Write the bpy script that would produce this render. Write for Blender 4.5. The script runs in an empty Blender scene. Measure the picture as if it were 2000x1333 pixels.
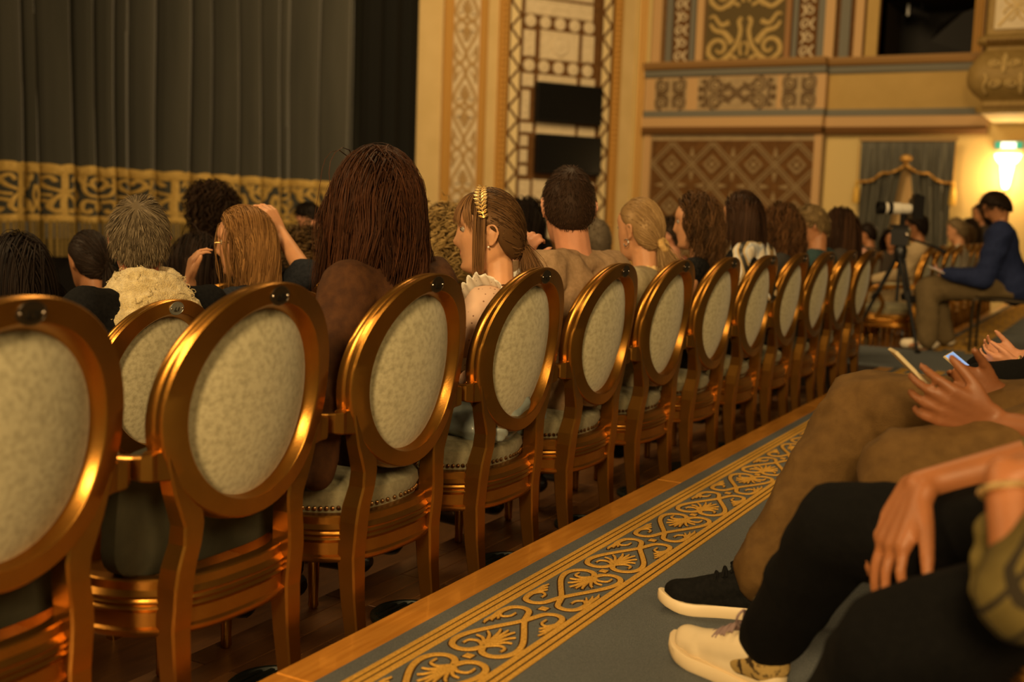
import bpy, math, random
import numpy as np
from mathutils import Vector, Matrix

random.seed(7)
rng = np.random.default_rng(7)
PI = math.pi
S = bpy.context.scene
COL = S.collection

# ------------------------------------------------------------------ camera, world, lights, exposure
def make_camera():
    yaw, pit, rol, H = .5036, .1132, .0346, 1.20
    fw = Vector((-math.sin(yaw)*math.cos(pit), math.cos(yaw)*math.cos(pit), -math.sin(pit)))
    rt = Vector((math.cos(yaw), math.sin(yaw), 0)); up = rt.cross(fw)
    c, s = math.cos(rol), math.sin(rol)
    R = rt*c + up*s; U = -rt*s + up*c
    cam = bpy.data.cameras.new('camera'); o = bpy.data.objects.new('camera', cam); COL.objects.link(o)
    m = Matrix((R, U, -fw)).transposed().to_4x4(); m.translation = Vector((0, 0, H))
    o.matrix_world = m
    cam.sensor_width = 36; cam.lens = 2196/2000*36
    cam.clip_start = .02; cam.clip_end = 100
    cam.dof.use_dof = True; cam.dof.focus_distance = 3.3; cam.dof.aperture_fstop = 2.2
    S.camera = o
make_camera()

w = bpy.data.worlds.new('world'); S.world = w; w.use_nodes = True
w.node_tree.nodes['Background'].inputs[0].default_value = (1.0, .67, .30, 1)
w.node_tree.nodes['Background'].inputs[1].default_value = .04
S.view_settings.view_transform = 'Standard'; S.view_settings.look = 'None'
S.view_settings.exposure = 0.35; S.view_settings.gamma = 1.0
S.view_settings.use_curve_mapping = False

WARM = (1.0, .67, .30)
def area(name, loc, target, size, power, color=WARM):
    l = bpy.data.lights.new(name, 'AREA'); l.shape = 'DISK'; l.size = size; l.energy = power; l.color = color
    o = bpy.data.objects.new(name, l); COL.objects.link(o); o.location = loc
    d = Vector(target) - Vector(loc); o.rotation_euler = d.to_track_quat('-Z', 'Y').to_euler(); return o
area('chandelier_light_near', (1.3, -5.2, 4.0), (-1.6, 3.0, .7), 1.6, 640)
area('chandelier_light_mid', (-3.2, 5.5, 6.2), (-3.0, 6.0, 0), 2.4, 120)
area('fill_light_rear', (4.8, -1.0, 5.0), (-1.5, 3.5, .5), 3.0, 210)  # unseen fill lamp added to brighten chair backs and carpet
area('fill_light_left', (-7.0, -.5, 5.2), (-2.0, 3.0, .9), 2.0, 220)  # fill lamp added on the left to lift the dark faces
area('chandelier_light_far', (-4.6, 10.5, 5.8), (-7.6, 16.5, 2.2), 2.2, 270)

# ------------------------------------------------------------------ materials
def mat(name, base, rough=.6, metal=0., spec=.5, nscale=None, col2=None, namt=.5, bump=0., bscale=None, coat=0., sheen=0., emit=None, estr=0., stretch=None, trans=0., contrast=(.35, .65)):
    m = bpy.data.materials.new(name); m.use_nodes = True
    nt = m.node_tree; b = nt.nodes['Principled BSDF']
    b.inputs['Base Color'].default_value = (*base, 1); b.inputs['Roughness'].default_value = rough
    b.inputs['Metallic'].default_value = metal; b.inputs['Specular IOR Level'].default_value = spec
    b.inputs['Coat Weight'].default_value = coat; b.inputs['Sheen Weight'].default_value = sheen
    if emit: b.inputs['Emission Color'].default_value = (*emit, 1); b.inputs['Emission Strength'].default_value = estr
    if trans: b.inputs['Transmission Weight'].default_value = trans
    tc = nt.nodes.new('ShaderNodeTexCoord')
    def noise(sc, det=4):
        mp = nt.nodes.new('ShaderNodeMapping')
        if stretch: mp.inputs['Scale'].default_value = stretch
        nt.links.new(tc.outputs['Object'], mp.inputs['Vector'])
        n = nt.nodes.new('ShaderNodeTexNoise'); n.inputs['Scale'].default_value = sc; n.inputs['Detail'].default_value = det
        nt.links.new(mp.outputs[0], n.inputs['Vector']); return n
    if nscale:
        n = noise(nscale); r = nt.nodes.new('ShaderNodeValToRGB')
        r.color_ramp.elements[0].position, r.color_ramp.elements[1].position = contrast
        r.color_ramp.elements[0].color = (*base, 1); r.color_ramp.elements[1].color = (*(col2 or base), 1)
        nt.links.new(n.outputs['Fac'], r.inputs[0]); nt.links.new(r.outputs[0], b.inputs['Base Color'])
    if bump:
        n2 = noise(bscale or 60); bp = nt.nodes.new('ShaderNodeBump'); bp.inputs['Strength'].default_value = bump
        bp.inputs['Distance'].default_value = .01
        nt.links.new(n2.outputs['Fac'], bp.inputs['Height']); nt.links.new(bp.outputs[0], b.inputs['Normal'])
    return m

GOLD = mat('gold_paint', (.36, .165, .026), .31, .96, .5, 9, (.42, .195, .034), bump=.04, bscale=220)
GOLD_DULL = mat('gilded_plaster', (.55, .30, .07), .45, .35, bump=.1, bscale=40)
VELVET = mat('sage_velvet', (.27, .24, .14), .9, 0, .2, 75, (.40, .36, .225), bump=.12, bscale=300, sheen=.3, contrast=(.3, .6))
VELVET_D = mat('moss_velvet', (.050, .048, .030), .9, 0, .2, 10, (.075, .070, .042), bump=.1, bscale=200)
VELVET_S = mat('shaded_olive_velvet', (.16, .14, .08), .9, 0, .2, 60, (.24, .215, .13), bump=.12, bscale=300, sheen=.08, contrast=(.3, .7))  # back velvet darkened: the seat's shade is put into the colour
NAIL = mat('antique_brass_nails', (.30, .17, .07), .3, 1.)
PLATE = mat('dark_bronze_plate', (.045, .032, .018), .28, .6)
PLATE_L = mat('lit_metal_plate', (.32, .33, .28), .35, .7)  # plate metal with a pale reflection put into its colour
INK = mat('black_enamel', (.008, .007, .006), .3)
SCREW = mat('screw_metal', (.6, .5, .4), .25, 1.)
PARQ = [mat('parquet_oak_%s' % n, a, .38, 0, .5, 6, b, stretch=(8, 1, 1), bump=.05, bscale=40) for n, a, b in
        (('dark', (.075, .030, .010), (.11, .045, .014)), ('mid', (.095, .038, .012), (.14, .06, .018)), ('warm', (.12, .05, .015), (.16, .07, .022)))]
FLOORB = mat('floor_underlay', (.02, .010, .005), .7)
OAK = mat('polished_oak_edge', (.50, .20, .026), .28, 0, .5, 5, (.62, .27, .042), stretch=(14, 1, 6), bump=.05, bscale=30, coat=.25)
CARPET = mat('grey_blue_carpet', (.105, .118, .125), .95, 0, .15, 420, (.20, .215, .22), bump=.7, bscale=500, contrast=(.3, .7))
PILE_Y = mat('ochre_carpet_pile', (.58, .31, .05), .9, 0, .15, 260, (.80, .46, .09), bump=.6, bscale=420)
PILE_B = mat('brown_carpet_pile', (.055, .030, .014), .95, 0, .1, bump=.6, bscale=420)
PLASTER = mat('cream_plaster', (.57, .42, .19), .75, 0, .3, 2.5, (.62, .46, .22), bump=.05, bscale=60)
PLASTER_D = mat('ochre_plaster', (.42, .28, .09), .75, 0, .3, 2.5, (.46, .31, .105))
STONE = mat('pale_stone_relief', (.60, .50, .34), .7, 0, .3, 12, (.68, .57, .40))
BROWN = mat('brown_ground', (.105, .048, .013), .8, 0, .2, 14, (.15, .07, .02))
TAUPE = mat('taupe_stone', (.34, .25, .14), .75, 0, .3, 8, (.40, .30, .17))
SLATE = mat('grey_blue_moulding', (.16, .155, .13), .7, 0, .3)
PEACH = mat('peach_moulding', (.52, .33, .155), .65, 0, .3)
BLACK = mat('matte_black', (.006, .005, .005), .6, 0, .2)
BLACKG = mat('black_plastic', (.010, .010, .011), .35, 0, .5)
WHITEP = mat('off_white_paint', (.75, .70, .60), .5)
CURT = mat('slate_velvet_curtain', (.034, .034, .027), .85, 0, .2, 3, (.046, .045, .036), stretch=(1, 1, .15), bump=.06, bscale=120, sheen=.5)
BRAID = mat('gold_embroidery', (.42, .27, .065), .6, .15, .3, 30, (.52, .35, .10), bump=.3, bscale=90)
FRINGE = mat('olive_fringe', (.17, .115, .03), .75, .05, .2, 20, (.24, .165, .05))
CREAMWALL = mat('warm_cream_wall', (.62, .47, .20), .7, 0, .3)

# ------------------------------------------------------------------ mesh helpers
def mk(name, v, f, m=None, parent=None, smooth=True, loc=None, mats=None, midx=None):
    me = bpy.data.meshes.new(name)
    me.from_pydata([tuple(map(float, p)) for p in v] if not isinstance(v, np.ndarray) else v.tolist(), [], f if not isinstance(f, np.ndarray) else f.tolist())
    if mats:
        for q in mats: me.materials.append(q)
        me.polygons.foreach_set('material_index', midx)
    elif m: me.materials.append(m)
    if smooth: me.polygons.foreach_set('use_smooth', [True]*len(me.polygons))
    me.update()
    if smooth and smooth != 'all': me.set_sharp_from_angle(angle=math.radians(38))
    o = bpy.data.objects.new(name, me); COL.objects.link(o)
    if parent: o.parent = parent
    if loc: o.location = loc
    return o

class MB:
    def __init__(s): s.v = []; s.f = []
    def add(s, v, f):
        n = len(s.v); s.v += [tuple(p) for p in v]; s.f += [tuple(i+n for i in q) for q in f]; return s
    def box(s, x0, x1, y0, y1, z0, z1):
        return s.add([(x0,y0,z0),(x1,y0,z0),(x1,y1,z0),(x0,y1,z0),(x0,y0,z1),(x1,y0,z1),(x1,y1,z1),(x0,y1,z1)],
              [(3,2,1,0),(4,5,6,7),(0,1,5,4),(1,2,6,5),(2,3,7,6),(3,0,4,7)])
    def bbox(s, x0, x1, y0, y1, z0, z1, b=.004):   # bevelled top box
        v = []
        for z, e in ((z0, 0), (z1-b, 0), (z1, b)):
            v += [(x0+e,y0+e,z),(x1-e,y0+e,z),(x1-e,y1-e,z),(x0+e,y1-e,z)]
        f = [(3,2,1,0),(8,9,10,11)]
        for k in (0, 4):
            f += [(k+i, k+(i+1) % 4, k+4+(i+1) % 4, k+4+i) for i in range(4)]
        return s.add(v, f)
    def sweep(s, path, sect, closed=False, cap=True, up=None):
        """path: list of points; sect(i)-> list of (a,b) offsets along side/up"""
        P = [Vector(p) for p in path]; n = len(P); rings = []; prev = None
        for i in range(n):
            if closed: t = P[(i+1) % n]-P[i-1]
            else: t = P[min(i+1, n-1)]-P[max(i-1, 0)]
            t.normalize()
            if up is not None: a = t.cross(Vector(up)); 
            else:
                if prev is None:
                    a = t.cross(Vector((0, 0, 1)))
                    if a.length < 1e-3: a = t.cross(Vector((1, 0, 0)))
                else: a = prev - t*prev.dot(t)
            a.normalize(); prev = a; b = a.cross(t) if up is None else t.cross(a)*-1
            b = t.cross(a); b.normalize()
            rings.append([P[i]+a*u+b*w_ for u, w_ in sect(i)])
        m = len(rings[0]); v = [p for r in rings for p in r]; f = []
        for i in range(n if closed else n-1):
            j = (i+1) % n
            f += [(i*m+k, i*m+(k+1) % m, j*m+(k+1) % m, j*m+k) for k in range(m)]
        if cap and not closed: f += [tuple(range(m))[::-1], tuple((n-1)*m+k for k in range(m))]
        return s.add(v, f)
    def tube(s, path, r, seg=8, closed=False, flat=1.):
        rr = r if hasattr(r, '__len__') else [r]*len(path)
        return s.sweep(path, lambda i: [(rr[i]*math.cos(2*PI*k/seg), flat*rr[i]*math.sin(2*PI*k/seg)) for k in range(seg)], closed)
    def rect(s, path, ws, hs, up=None, bev=.25):
        def sec(i):
            a = (ws[i] if hasattr(ws, '__len__') else ws)/2; b = (hs[i] if hasattr(hs, '__len__') else hs)/2; e = min(a, b)*bev
            return [(a, -b+e), (a, b-e), (a-e, b), (-a+e, b), (-a, b-e), (-a, -b+e), (-a+e, -b), (a-e, -b)]
        return s.sweep(path, sec, up=up)
    def lathe(s, prof, seg=16, ax=(0, 0)):
        v = []; f = []; m = len(prof)
        for k in range(seg):
            a = 2*PI*k/seg
            v += [(ax[0]+r*math.cos(a), ax[1]+r*math.sin(a), z) for r, z in prof]
        for k in range(seg):
            j = (k+1) % seg
            f += [(k*m+i, j*m+i, j*m+i+1, k*m+i+1) for i in range(m-1)]
        f += [tuple(k*m for k in range(seg))[::-1], tuple(k*m+m-1 for k in range(seg))]
        return s.add(v, f)
    def ell(s, c, r, su=12, sv=8, rot=None):
        v = []; f = []
        R = rot or Matrix.Identity(3)
        for j in range(1, sv):
            ph = PI*j/sv
            for i in range(su):
                th = 2*PI*i/su
                v.append(Vector(c)+R @ Vector((r[0]*math.sin(ph)*math.cos(th), r[1]*math.sin(ph)*math.sin(th), r[2]*math.cos(ph))))
        n = len(v); v += [Vector(c)+R @ Vector((0, 0, r[2])), Vector(c)-R @ Vector((0, 0, r[2]))]
        for j in range(sv-2):
            f += [(j*su+i, (j+1)*su+i, (j+1)*su+(i+1) % su, j*su+(i+1) % su) for i in range(su)]
        f += [(n, i, (i+1) % su) for i in range(su)] + [(n+1, (sv-2)*su+(i+1) % su, (sv-2)*su+i) for i in range(su)]
        return s.add(v, f)
    def cone(s, p0, r0, p1, r1, seg=12):      # capsule with two radii
        p0 = Vector(p0); p1 = Vector(p1); t = p1-p0; L = t.length
        if L < 1e-6: return s.ell(p0, (r0, r0, r0), seg, 8)
        t /= L; path = []; rr = []
        for k in range(1, 5):
            a = PI/2*(1-k/4.); path.append(p0-t*r0*math.sin(a)); rr.append(max(r0*math.cos(a), .0008))
        path[0] = p0 - t*r0*.99
        for k in range(0, 4):
            a = PI/2*k/4.; path.append(p1+t*r1*math.sin(a)); rr.append(max(r1*math.cos(a), .0008))
        path.append(p1+t*r1*.995); rr.append(.0008)
        return s.tube(path, rr, seg)
    def ribbon(s, pts, wd, h, fn, base=0.):
        """2D stroke (u,v) -> raised ribbon; fn(u,v,d)->xyz"""
        P = np.array(pts, float); n = len(P)
        W = np.full(n, wd) if np.isscalar(wd) else np.array(wd, float)
        T = np.gradient(P, axis=0); T /= np.linalg.norm(T, axis=1, keepdims=True)+1e-9; N = np.stack([-T[:, 1], T[:, 0]], 1)
        prof = [(-.5, 0), (-.42, .75), (0, 1), (.42, .75), (.5, 0)]
        v = [fn(P[i, 0]+N[i, 0]*W[i]*a, P[i, 1]+N[i, 1]*W[i]*a, base+h*b) for i in range(n) for a, b in prof]
        f = [(i*5+k, i*5+5+k, i*5+6+k, i*5+k+1) for i in range(n-1) for k in range(4)]
        return s.add(v, f)
    def build(s, name, m, parent=None, smooth=True, loc=None): return mk(name, s.v, s.f, m, parent, smooth, loc)

def tag(o, label=None, cat=None, group=None, kind=None):
    if label: o['label'] = label
    if cat: o['category'] = cat
    if group: o['group'] = group
    if kind: o['kind'] = kind
    return o
def thing(name, label, cat, loc=(0, 0, 0), rz=0., group=None, kind=None):
    o = bpy.data.objects.new(name, None); COL.objects.link(o); o.empty_display_size = .1
    o.location = loc; o.rotation_euler = (0, 0, rz); return tag(o, label, cat, group, kind)
def copy_tree(o, parent=None):
    c = o.copy(); COL.objects.link(c)
    if parent: c.parent = parent
    for ch in o.children: copy_tree(ch, c)
    return c
def struct(o): o['kind'] = 'structure'; return o
def smooth_curve(pts, k=6):
    P = np.array(pts, float); out = []
    n = len(P)
    for i in range(n-1):
        p0 = P[max(i-1, 0)]; p1 = P[i]; p2 = P[i+1]; p3 = P[min(i+2, n-1)]
        for t in np.linspace(0, 1, k, endpoint=False):
            out.append(.5*(2*p1+(p2-p0)*t+(2*p0-5*p1+4*p2-p3)*t*t+(3*p1-p0-3*p2+p3)*t**3))
    out.append(P[-1]); return np.array(out)
def spiral(c, r0, r1, a0, a1, n=18):
    return [(c[0]+(r0+(r1-r0)*t)*math.cos(a0+(a1-a0)*t), c[1]+(r0+(r1-r0)*t)*math.sin(a0+(a1-a0)*t)) for t in np.linspace(0, 1, n)]
_txt = {}
def text_mesh(txt, size, extr=.0006):
    key = (txt, size)
    if key in _txt: return _txt[key]
    c = bpy.data.curves.new('text', 'FONT'); c.body = txt; c.size = size; c.extrude = extr; c.align_x = 'CENTER'; c.align_y = 'CENTER'
    c.resolution_u = 3
    o = bpy.data.objects.new('text', c); COL.objects.link(o); bpy.context.view_layer.update()
    me = bpy.data.meshes.new_from_object(o.evaluated_get(bpy.context.evaluated_depsgraph_get()))
    bpy.data.objects.remove(o); bpy.data.curves.remove(c); _txt[key] = me; return me
def text_obj(name, txt, size, m, parent, loc, rot):
    me = text_mesh(txt, size).copy(); me.materials.clear(); me.materials.append(m)
    o = bpy.data.objects.new(name, me); COL.objects.link(o); o.parent = parent; o.location = loc; o.rotation_euler = rot; return o

# ------------------------------------------------------------------ floor, step, carpet
STEP = .2
def build_floor():
    m = MB()
    xs = [-1.546, -2.12, -3.14, -4.16, -5.18, -7.4]
    for k in range(5):
        z = -.14*k
        m.box(xs[k+1], xs[k], -2.5, 18.1, z-.15, z-.012)
        if k: m.box(xs[k+1], xs[k], -2.5, 18.1, z-.012, z)
    m.box(-2.12, -1.546, -2.5, .9, -.012, 0); m.box(-2.12, -1.546, 8.1, 18.1, -.012, 0)
    fl = struct(m.build('floor', FLOORB, smooth=False))
    fl.data.materials.clear(); fl.data.materials.append(PARQ[0])
    # parquet planks under the near row
    meshes = []
    for k in range(3):
        o = MB().bbox(-.0397, .0397, -.2985, .2985, -.012, 0, .0012).build('plank', PARQ[k], fl, False); meshes.append(o.data); bpy.data.objects.remove(o)
    for i in range(7):
        y = .9-.3*(i % 2)
        while y < 8.0:
            o = bpy.data.objects.new('plank', random.choice(meshes)); COL.objects.link(o); o.parent = fl
            o.location = (-1.589-.082*i, y+.3, random.uniform(-.0008, .0)); y += .6
    # raised aisle
    pl = struct(MB().box(-1.44, 3.0, -3, 18.1, -.15, STEP-.006).box(-2.4, -1.44, 8.26, 9.6, -.15, STEP-.006).box(-1.54, -1.44, -3, 8.26, -.15, STEP-.03).box(-1.54, -1.44, 9.6, 18.1, -.15, STEP-.03).build('floor', FLOORB, smooth=False))
    t = struct(MB().box(-1.540, -1.447, -3, 8.26, STEP-.05, STEP-.031).build('trim_1', OAK, smooth=False))
    y = -1.1
    k = 0
    while y < 8.2:
        L = 2.9 if k == 0 else 2.2
        y1 = min(y+L, 8.26)
        MB().bbox(-1.546, -1.443, y+.0012, y1-.0012, STEP-.03, STEP, .003).build('board', OAK, t, False); y = y1; k += 1
    MB().bbox(-1.546, -1.5405, -1.1, 8.26, .0, STEP-.03, .001).build('riser', OAK, t, False)
    t2 = struct(MB().bbox(-1.546, -1.443, 9.6, 18.0, STEP-.03, STEP, .003).box(-1.546, -1.5405, 9.6, 18.0, 0, STEP-.03).build('trim_2', OAK, smooth=False))
build_floor()

def heart_motif():
    """strokes (pts,width) in unit coords u 0..1 (along), v -.5..5 (across)"""
    st = []
    side = smooth_curve([(.13, .0), (.035, .08), (.0, .24), (.05, .40), (.17, .465), (.33, .40), (.52, .23), (.66, .09), (.76, .0)], 5)
    scr = smooth_curve([(.74, .0), (.84, .05), (.96, .13), (1.0, .28), (.955, .42), (.84, .465), (.72, .455), (.58, .475)], 5)
    hook = smooth_curve([(.80, .445), (.74, .36), (.775, .26), (.86, .25)], 4)
    leaves = [[(.14, .02), (.20, .15), (.18, .28), (.10, .29)], [(.16, .02), (.27, .16), (.29, .28)], [(.17, .01), (.34, .13), (.40, .22)], [(.17, .0), (.40, .06), (.49, .11)]]
    half = [[(.80, .44), (.71, .38), (.66, .33)], [(.77, .45), (.66, .42), (.60, .385)], [(.72, .46), (.60, .46), (.53, .435)]]
    for s in (1, -1):
        f = np.array([1, s])
        st.append((side*f, .105*np.linspace(1, .9, len(side)))); st.append((scr*f, .10*np.concatenate([np.ones(len(scr)-8), np.linspace(1, .3, 8)])))
        st.append((hook*f, .06*np.linspace(1, .6, len(hook))))
        for l in leaves: c = smooth_curve(l, 4); st.append((c*f, np.linspace(.07, .035, len(c))))
        for l in half: c = smooth_curve(l, 4); st.append((c*f, np.linspace(.07, .025, len(c))))
    st.append((np.array([(.14, 0), (.3, 0), (.5, 0)]), np.array([.09, .07, .03])))
    return st
HEART = heart_motif()

def build_carpet():
    root = thing('carpet_runner', 'grey blue carpet runner with ochre scroll border covering the raised aisle', 'carpet', (0, 0, STEP))
    MB().bbox(-1.442, 2.9, -2.8, 8.3, -.005, .006, .004).box(-2.38, 2.9, 8.3, 9.58, -.005, .006).box(-1.442, 2.9, 9.58, 18.0, -.005, .006).build('carpet_base', CARPET, root, False)
    def lin(x0, x1, y0, y1, name, m, h=.0095):
        n = int((y1-y0)/.05); MB().ribbon([((x0+x1)/2, y) for y in np.linspace(y0, y1, n)], x1-x0, h-.005, lambda u, v, d: (u, v, d), .005).build(name, m, root)
    for a, b in ((-1.389, -1.3745), (-1.370, -1.3555), (-1.351, -1.333)): lin(a, b, -1.5, 8.25, 'border_stripe', PILE_Y); lin(a, b, 9.6, 17.9, 'border_stripe', PILE_Y)
    for a, b in ((-1.152, -1.134), (-1.129, -1.1145), (-1.110, -1.0955)): lin(a, b, -1.5, 8.25, 'border_stripe', PILE_Y); lin(a, b, 9.6, 17.9, 'border_stripe', PILE_Y)
    for a, b in ((-1.393, -1.329), (-1.156, -1.091)): lin(a, b, -1.5, 8.25, 'stripe_ground', PILE_B, .0068); lin(a, b, 9.6, 17.9, 'stripe_ground', PILE_B, .0068)
    UN, VS, L = .366, .172, .318
    def motif(flip):
        y = MB(); b = MB()
        for pts, wd in HEART:
            P = np.array(pts, float)
            if flip: P[:, 0] = 1-P[:, 0]
            Q = np.stack([P[:, 1]*VS, P[:, 0]*L], 1)
            ww = np.asarray(wd)*.165
            y.ribbon(Q, ww, .0055, lambda u, v, d: (u, v, d), .0055)
            b.ribbon(Q, ww+.007, .0022, lambda u, v, d: (u, v, d), .0055)
        return y, b
    prot = {}
    yc = -1.238
    k0 = -8
    for k in range(k0, 44):
        y0 = 2.095+UN*k
        if 7.9 < y0 < 9.7 or y0 > 17.2: continue
        flip = (k % 2 != 0)
        if flip not in prot:
            y, b = motif(flip)
            o = y.build('scroll_motif', PILE_Y, root); g = b.build('motif_outline', PILE_B, o); prot[flip] = (o.data, g.data)
            bpy.data.objects.remove(g); bpy.data.objects.remove(o)
        o = bpy.data.objects.new('scroll_motif', prot[flip][0]); COL.objects.link(o); o.parent = root; o.location = (yc, y0+.024, 0)
        g = bpy.data.objects.new('motif_outline', prot[flip][1]); COL.objects.link(g); g.parent = o
        if 'sq' not in prot:
            s_ = MB().bbox(-.011, .011, -.011, .011, .005, .0095, .002).build('border_square', PILE_Y, root); prot['sq'] = s_.data; bpy.data.objects.remove(s_)
            s_ = MB().bbox(-.0145, .0145, -.0145, .0145, .005, .0075, .001).build('x', PILE_B, root); prot['sqb'] = s_.data; bpy.data.objects.remove(s_)
        s_ = bpy.data.objects.new('border_square', prot['sq']); COL.objects.link(s_); s_.parent = root; s_.location = (yc, y0, 0)
        g = bpy.data.objects.new('square_outline', prot['sqb']); COL.objects.link(g); g.parent = s_
build_carpet()

# ------------------------------------------------------------------ chair
def superell(a, b, n, N, cx=0.):
    out = []
    for k in range(N):
        t = 2*PI*k/N; c, s_ = math.cos(t), math.sin(t)
        out.append((cx+a*math.copysign(abs(c)**(2/n), c), b*math.copysign(abs(s_)**(2/n), s_)))
    return out
LEAN = .140
CURV = .62
def ringx(z, y=0.): return .310-LEAN*(1.043-z)-CURV*y*y
def offset_loop(pts, d):
    P = np.array(pts); T = np.roll(P, -1, 0)-np.roll(P, 1, 0); T /= np.linalg.norm(T, axis=1, keepdims=True)
    return P+np.stack([T[:, 1], -T[:, 0]], 1)*d
def loop_stack(rings, zs, caps=(True, True)):
    m = MB(); N = len(rings[0]); v = [(p[0], p[1], z) for r, z in zip(rings, zs) for p in r]; f = []
    for i in range(len(rings)-1): f += [(i*N+k, i*N+(k+1) % N, (i+1)*N+(k+1) % N, (i+1)*N+k) for k in range(N)]
    if caps[0]: f.append(tuple(range(N))[::-1])
    if caps[1]: f.append(tuple((len(rings)-1)*N+k for k in range(N)))
    return m.add(v, f)
def pad_mesh(a, b, zc, n0, bulge, sgn):
    """domed oval on the leaning back plane"""
    m = MB(); v = []; f = []; N = 40; R = [1., .97, .9, .7, .4]
    for r in R:
        for k in range(N):
            t = 2*PI*k/N; y = a*r*math.cos(t); z = zc+b*r*math.sin(t)
            n = n0+sgn*bulge*(1-r**3)
            v.append((ringx(z, y)+n, y, z+LEAN*n))
    v.append((ringx(zc)+n0+sgn*bulge, 0, zc)); c = len(v)-1
    for i in range(len(R)-1): f += [(i*N+k, i*N+(k+1) % N, (i+1)*N+(k+1) % N, (i+1)*N+k) for k in range(N)]
    f += [((len(R)-1)*N+k, (len(R)-1)*N+(k+1) % N, c) for k in range(N)]
    return m.add(v, f)
def build_chair(label, group):
    root = thing('medallion_chair', label, 'chair', (0, 0, 0), 0, group)
    # oval back frame
    prof = [(0., -.040), (-.04, -.038), (-.02, -.036), (.15, -.003), (.20, 0.), (.93, 0.), (1.0, -.005), (1.0, -.013), (.965, -.016), (.965, -.020), (1.03, -.024), (1.05, -.030), (1.05, -.040), (.99, -.046), (.1, -.046)]
    m = MB(); N = 72; K = len(prof); v = []
    for k in range(N):
        t = 2*PI*k/N
        yi, zi, yo, zo = .186*math.cos(t), .787+.201*math.sin(t), .254*math.cos(t), .790+.253*math.sin(t)
        for s_, n in prof:
            y = yi+(yo-yi)*s_; z = zi+(zo-zi)*s_; v.append((ringx(z, y)+n, y, z+LEAN*n))
    f = [(k*K+i, ((k+1) % N)*K+i, ((k+1) % N)*K+(i+1) % K, k*K+(i+1) % K) for k in range(N) for i in range(K)]
    m.add(v, f); m.build('back_frame', GOLD, root)
    pad_mesh(.189, .204, .787, -.035, .030, 1).build('rear_panel', VELVET, root)
    pad_mesh(.19, .206, .787, -.042, .03, -1).build('front_pad', VELVET, root)
    # rear legs
    L = [(.70, -.0215, -.214, .036, .040), (.66, -.0215, -.198, .038, .054), (.62, -.0215, -.182, .040, .064), (.585, -.0215, -.167, .043, .066), (.55, -.0215, -.157, .046, .058), (.51, -.0195, -.159, .050, .052), (.46, -.018, -.170, .055, .053),
         (.42, -.015, -.174, .056, .054), (.33, -.010, -.174, .054, .053), (.22, -.020, -.173, .047, .048), (.1, -.006, -.172, .040, .042), (0., .014, -.173, .034, .037)]
    for sy in (1, -1):
        path = [(ringx(z, y)+n if z > .3 else .208+n, y*sy, z) for z, n, y, wx, wy in L]
        mm = MB(); v = []; e = .18
        for (z, n, y, wx, wy), p in zip(L, path):
            a, b = wx/2, wy/2
            for sx_, sy_ in ((a, b-b*e), (a-a*e, b), (-a+a*e, b), (-a, b-b*e), (-a, -b+b*e), (-a+a*e, -b), (a-a*e, -b), (a, -b+b*e)):
                v.append((p[0]+sx_, p[1]+sy_, z))
        f = [(i*8+k, i*8+8+k, i*8+8+(k+1) % 8, i*8+(k+1) % 8) for i in range(len(L)-1) for k in range(8)]
        f += [tuple(range(8)), tuple((len(L)-1)*8+k for k in range(8))[::-1]]
        mm.add(v, f); o = mm.build('leg', GOLD, root, False)
    # front legs, turned
    for sy in (1, -1):
        MB().lathe([(.011, 0), (.016, .01), (.014, .03), (.017, .12), (.019, .2), (.016, .215), (.024, .222), (.024, .232), (.016, .24), (.022, .26), (.024, .34)], 12, (-.225, .185*sy)).build('leg', GOLD, root)
    # apron with reeded mouldings
    base = superell(.245, .258, 2.7, 64, -.03)
    AZ = lambda z: .313+(z-.328)*1.2
    pr_ = [(-.006, .328), (.004, .329), (.008, .334), (.008, .341), (.001, .345), (.0, .370), (.003, .373), (.007, .378), (.003, .383), (.002, .3835), (.0065, .389), (.002, .394), (.002, .3945), (.0065, .400), (.001, .405), (-.003, .409), (-.003, .424), (-.006, .427), (-.03, .428), (-.034, .40), (-.034, .36)]
    o = loop_stack([offset_loop(base, d) for d, z in pr_], [AZ(z) for d, z in pr_]).build('apron', GOLD, root)
    # arms
    for sy in (1, -1):
        P = smooth_curve([(ringx(.69, .215)-.016, -.215*sy, .685), (ringx(.69, .25)-.017, -.25*sy, .685), (.205, -.274*sy, .685), (.14, -.281*sy, .685), (.0, -.279*sy, .680), (-.11, -.277*sy, .668), (-.15, -.275*sy, .655), (-.165, -.272*sy, .625)], 3)
        n = len(P); hs = np.interp(np.arange(n), [0, 4, 9, n-1], [.064, .060, .036, .026]); ws = np.interp(np.arange(n), [0, 5, n-4, n-1], [.026, .03, .032, .034])
        a = MB().rect(P, ws, hs, up=(0, 0, 1)).build('arm', GOLD, root, False)
        Q = smooth_curve([(-.115, -.274*sy, .66), (-.09, -.272*sy, .60), (-.055, -.262*sy, .53), (-.08, -.25*sy, .46), (-.115, -.245*sy, .40)], 4)
        MB().rect(Q, .034, .026, up=(0, 1, 0)).build('arm_post', GOLD, a, False)
        MB().rect(smooth_curve([(.13, -.279*sy, .702), (.06, -.279*sy, .705), (-.02, -.279*sy, .699), (-.09, -.278*sy, .690)], 3), .026, .022, up=(0, 0, 1), bev=.8).build('arm_pad', VELVET, a)
    # number plate with two screws
    z = 1.014
    ov = [(.029*math.cos(2*PI*k/24), .021*math.sin(2*PI*k/24)) for k in range(24)]
    pm = MB(); v = []; 
    for r, n in ((1., -.001), (1., .002), (.93, .0032), (.88, .002)):
        for y, zz in ov: v.append((ringx(z+zz*r)+n, y*r, z+zz*r))
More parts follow.
